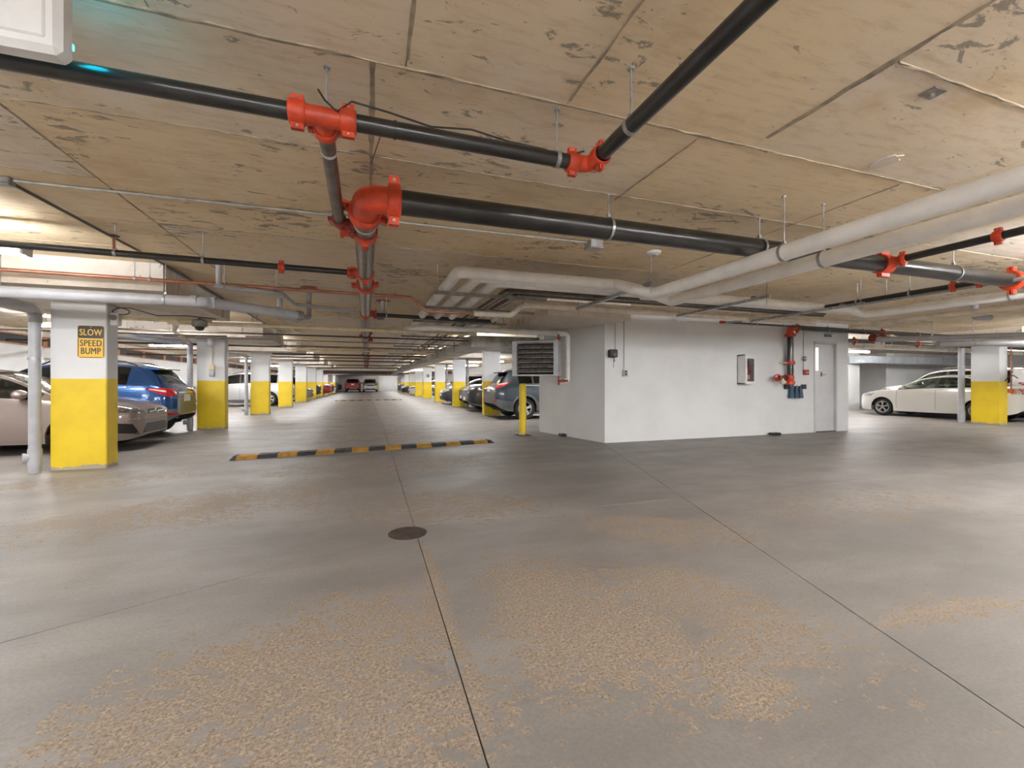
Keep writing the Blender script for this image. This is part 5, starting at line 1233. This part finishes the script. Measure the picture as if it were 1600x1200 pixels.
SPEC['mazda'] = dict(L=4.58, W=1.76, Ra=.365, Rw=.315, axles=(.94, 3.58), paint=P_('pearl', (.74, .72, .68), .0, .3),
    belt=[(0, .62), (.12, .73), (.5, .84), (1.0, .92), (1.5, .945), (3.2, 1.01), (3.8, 1.04), (4.4, 1.03), (4.58, .85)],
    top=[(0, .67), (.10, .77), (.5, .91), (1.1, 1.0), (1.2, 1.02), (2.1, 1.40), (2.7, 1.475), (3.2, 1.44), (3.95, 1.12), (4.4, 1.08), (4.58, .89)],
    bot=[(0, .30), (.15, .21), (.4, .18), (4.1, .2), (4.4, .27), (4.58, .4)], wr=[(0, .80), (1.0, .82), (2.0, .67), (3.2, .65), (4.0, .78), (4.58, .8)],
    ws=(1.2, 2.15), rw=(3.2, 3.92), side=[(1.42, 2.48), (2.58, 3.42), (3.46, 3.68)], detail=d_sedan, seams=(1.40, 2.53, 3.48), handles=(2.28, 3.2), lz=.86, fz=.68, nose=(.42, .75), spokes=5, twin=True, rim=.7, minwin=.09)
SPEC['suv'] = dict(L=4.65, W=1.86, Ra=.41, Rw=.36, axles=(.93, 3.64), paint=P_('silver', (.50, .50, .50), .5, .32), clad=2,
    belt=[(0, .78), (.12, .92), (.5, 1.02), (1.0, 1.07), (1.5, 1.09), (3.6, 1.15), (4.2, 1.14), (4.5, 1.10), (4.65, 1.0)],
    top=[(0, .82), (.1, .98), (.5, 1.09), (1.05, 1.15), (1.15, 1.19), (1.85, 1.65), (2.4, 1.73), (3.7, 1.72), (4.2, 1.66), (4.48, 1.2), (4.55, 1.14), (4.65, 1.04)],
    bot=[(0, .42), (.15, .30), (.4, .25), (4.1, .27), (4.45, .36), (4.65, .5)], wr=[(0, .84), (1.0, .84), (2.0, .74), (3.6, .72), (4.2, .70), (4.5, .78), (4.65, .84)],
    ws=(1.12, 1.9), rw=(4.22, 4.47), side=[(1.3, 2.3), (2.38, 3.25), (3.31, 4.0)], detail=d_suv_rear('plate'), seams=(1.32, 2.34, 3.3), handles=(2.1, 3.1), lz=1.02, fz=.86, rails=(1.95, 4.0), rail_mat='galv_dull', glass='glass_dark', spokes=6)
for k, base, col, mt in [('darksuv', 'suv', (.02, .021, .024), .5), ('bluesuv', 'suv', (.012, .02, .19), .5), ('redsuv', 'suv', (.26, .012, .02), .4), ('whitesuv', 'suv', (.74, .74, .73), 0), ('greysuv', 'suv', (.15, .15, .155), .5),
                         ('darksedan', 'mazda', (.025, .032, .045), .5), ('redsedan', 'mazda', (.25, .02, .02), .4), ('whitesedan', 'mazda', (.74, .74, .74), 0), ('greysedan', 'mazda', (.22, .215, .21), .5)]:
    SPEC[k] = dict(SPEC[base]); SPEC[k]['base'] = base; SPEC[k]['paint'] = P_(k, col, mt, .3)

PROTO = {}
def proto(base):
    if base not in PROTO: PROTO[base] = car_proto(base, SPEC[base])
    return PROTO[base]
def car(key, label, x, y, heading, name='car', group=None):
    """x, y is the middle of the car on the floor; heading the way it faces, in degrees"""
    sp = SPEC[key]; base = sp.get('base', key); b_paint = SPEC[base]['paint']
    t = thing(name, label, 'car', (x, y, 0), math.radians(heading), group)
    made = []
    for nm, me, par, lab in proto(base):
        o = link(nm, me, t if par is None else made[par])
        if lab: o['label'] = lab
        if sp['paint'] is not b_paint and me.materials[0] is b_paint:
            o.material_slots[0].link = 'OBJECT'; o.material_slots[0].material = sp['paint']
        made.append(o)
    return t

# left stalls (nose or tail towards the aisle at x = -3.6)
car('accent', 'taupe brown sedan with its nose out beside the sign column', -3.80 - 2.185, 10.02, 0)
car('buick', 'blue sports utility parked tail out behind the brown sedan', -3.95 - 2.135, 11.98, 180)
car('suv', 'silver sports utility seen through the gaps beyond the third left column', -3.72 - 2.325, 26.0, 180)
car('greysedan', 'grey sedan parked beyond the fourth left column, behind the silver car', -3.35 - 2.29, 31.6, 0)
car('darksuv', 'black sports utility nose out beyond the sixth left column', -3.3 - 2.325, 36.5, 0)
car('redsuv', 'dark red sports utility between the far left columns', -2.95 - 2.325, 42.0, 0)
car('redsedan', 'red sedan deep among the far left columns', -3.1 - 2.29, 47.6, 180)
car('whitesedan', 'white sedan among the far left columns, beyond the red sedan', -3.2 - 2.29, 53.0, 0)
car('darksuv', 'black sports utility nearest the end wall on the left', -2.9 - 2.325, 59.3, 0)
# right stalls
car('rav', 'slate grey sports utility parked tail out behind the yellow bollard', 3.93 + 2.30, 14.08, 0)
car('darksuv', 'black sports utility nose out between the first two right columns', 3.95 + 2.325, 17.9, 180)
car('bluesuv', 'deep blue sports utility behind the black one in the right stalls', 4.25 + 2.325, 20.1 - .05, 180)
car('darksedan', 'dark blue sedan nose out past the second right column', 3.98 + 2.29, 24.2, 180)
car('greysuv', 'grey sports utility past the third right column', 4.35 + 2.325, 29.8, 180)
car('whitesedan', 'white sedan nose out among the far right columns', 3.75 + 2.29, 40.8, 180)
car('darksedan', 'dark sedan among the far right columns, beyond the white sedan', 3.5 + 2.29, 46.2, 180)
car('greysuv', 'grey sports utility near the end wall on the right', 3.5 + 2.325, 51.8, 180)
# end wall
car('redsuv', 'red sports utility seen from behind at the far end wall', -1.55, 59.8, 90)
car('whitesuv', 'white sports utility facing the camera at the far end wall', 0.55, 60.3, -90)
# right hand bay
car('mazda', 'pearl white sedan seen side on behind the far right yellow column', 18.15 + .88, 9.45, 90)
car('whitesuv', 'tall white sports utility with roof rails behind the pearl white sedan', 21.1, 9.95, 90)
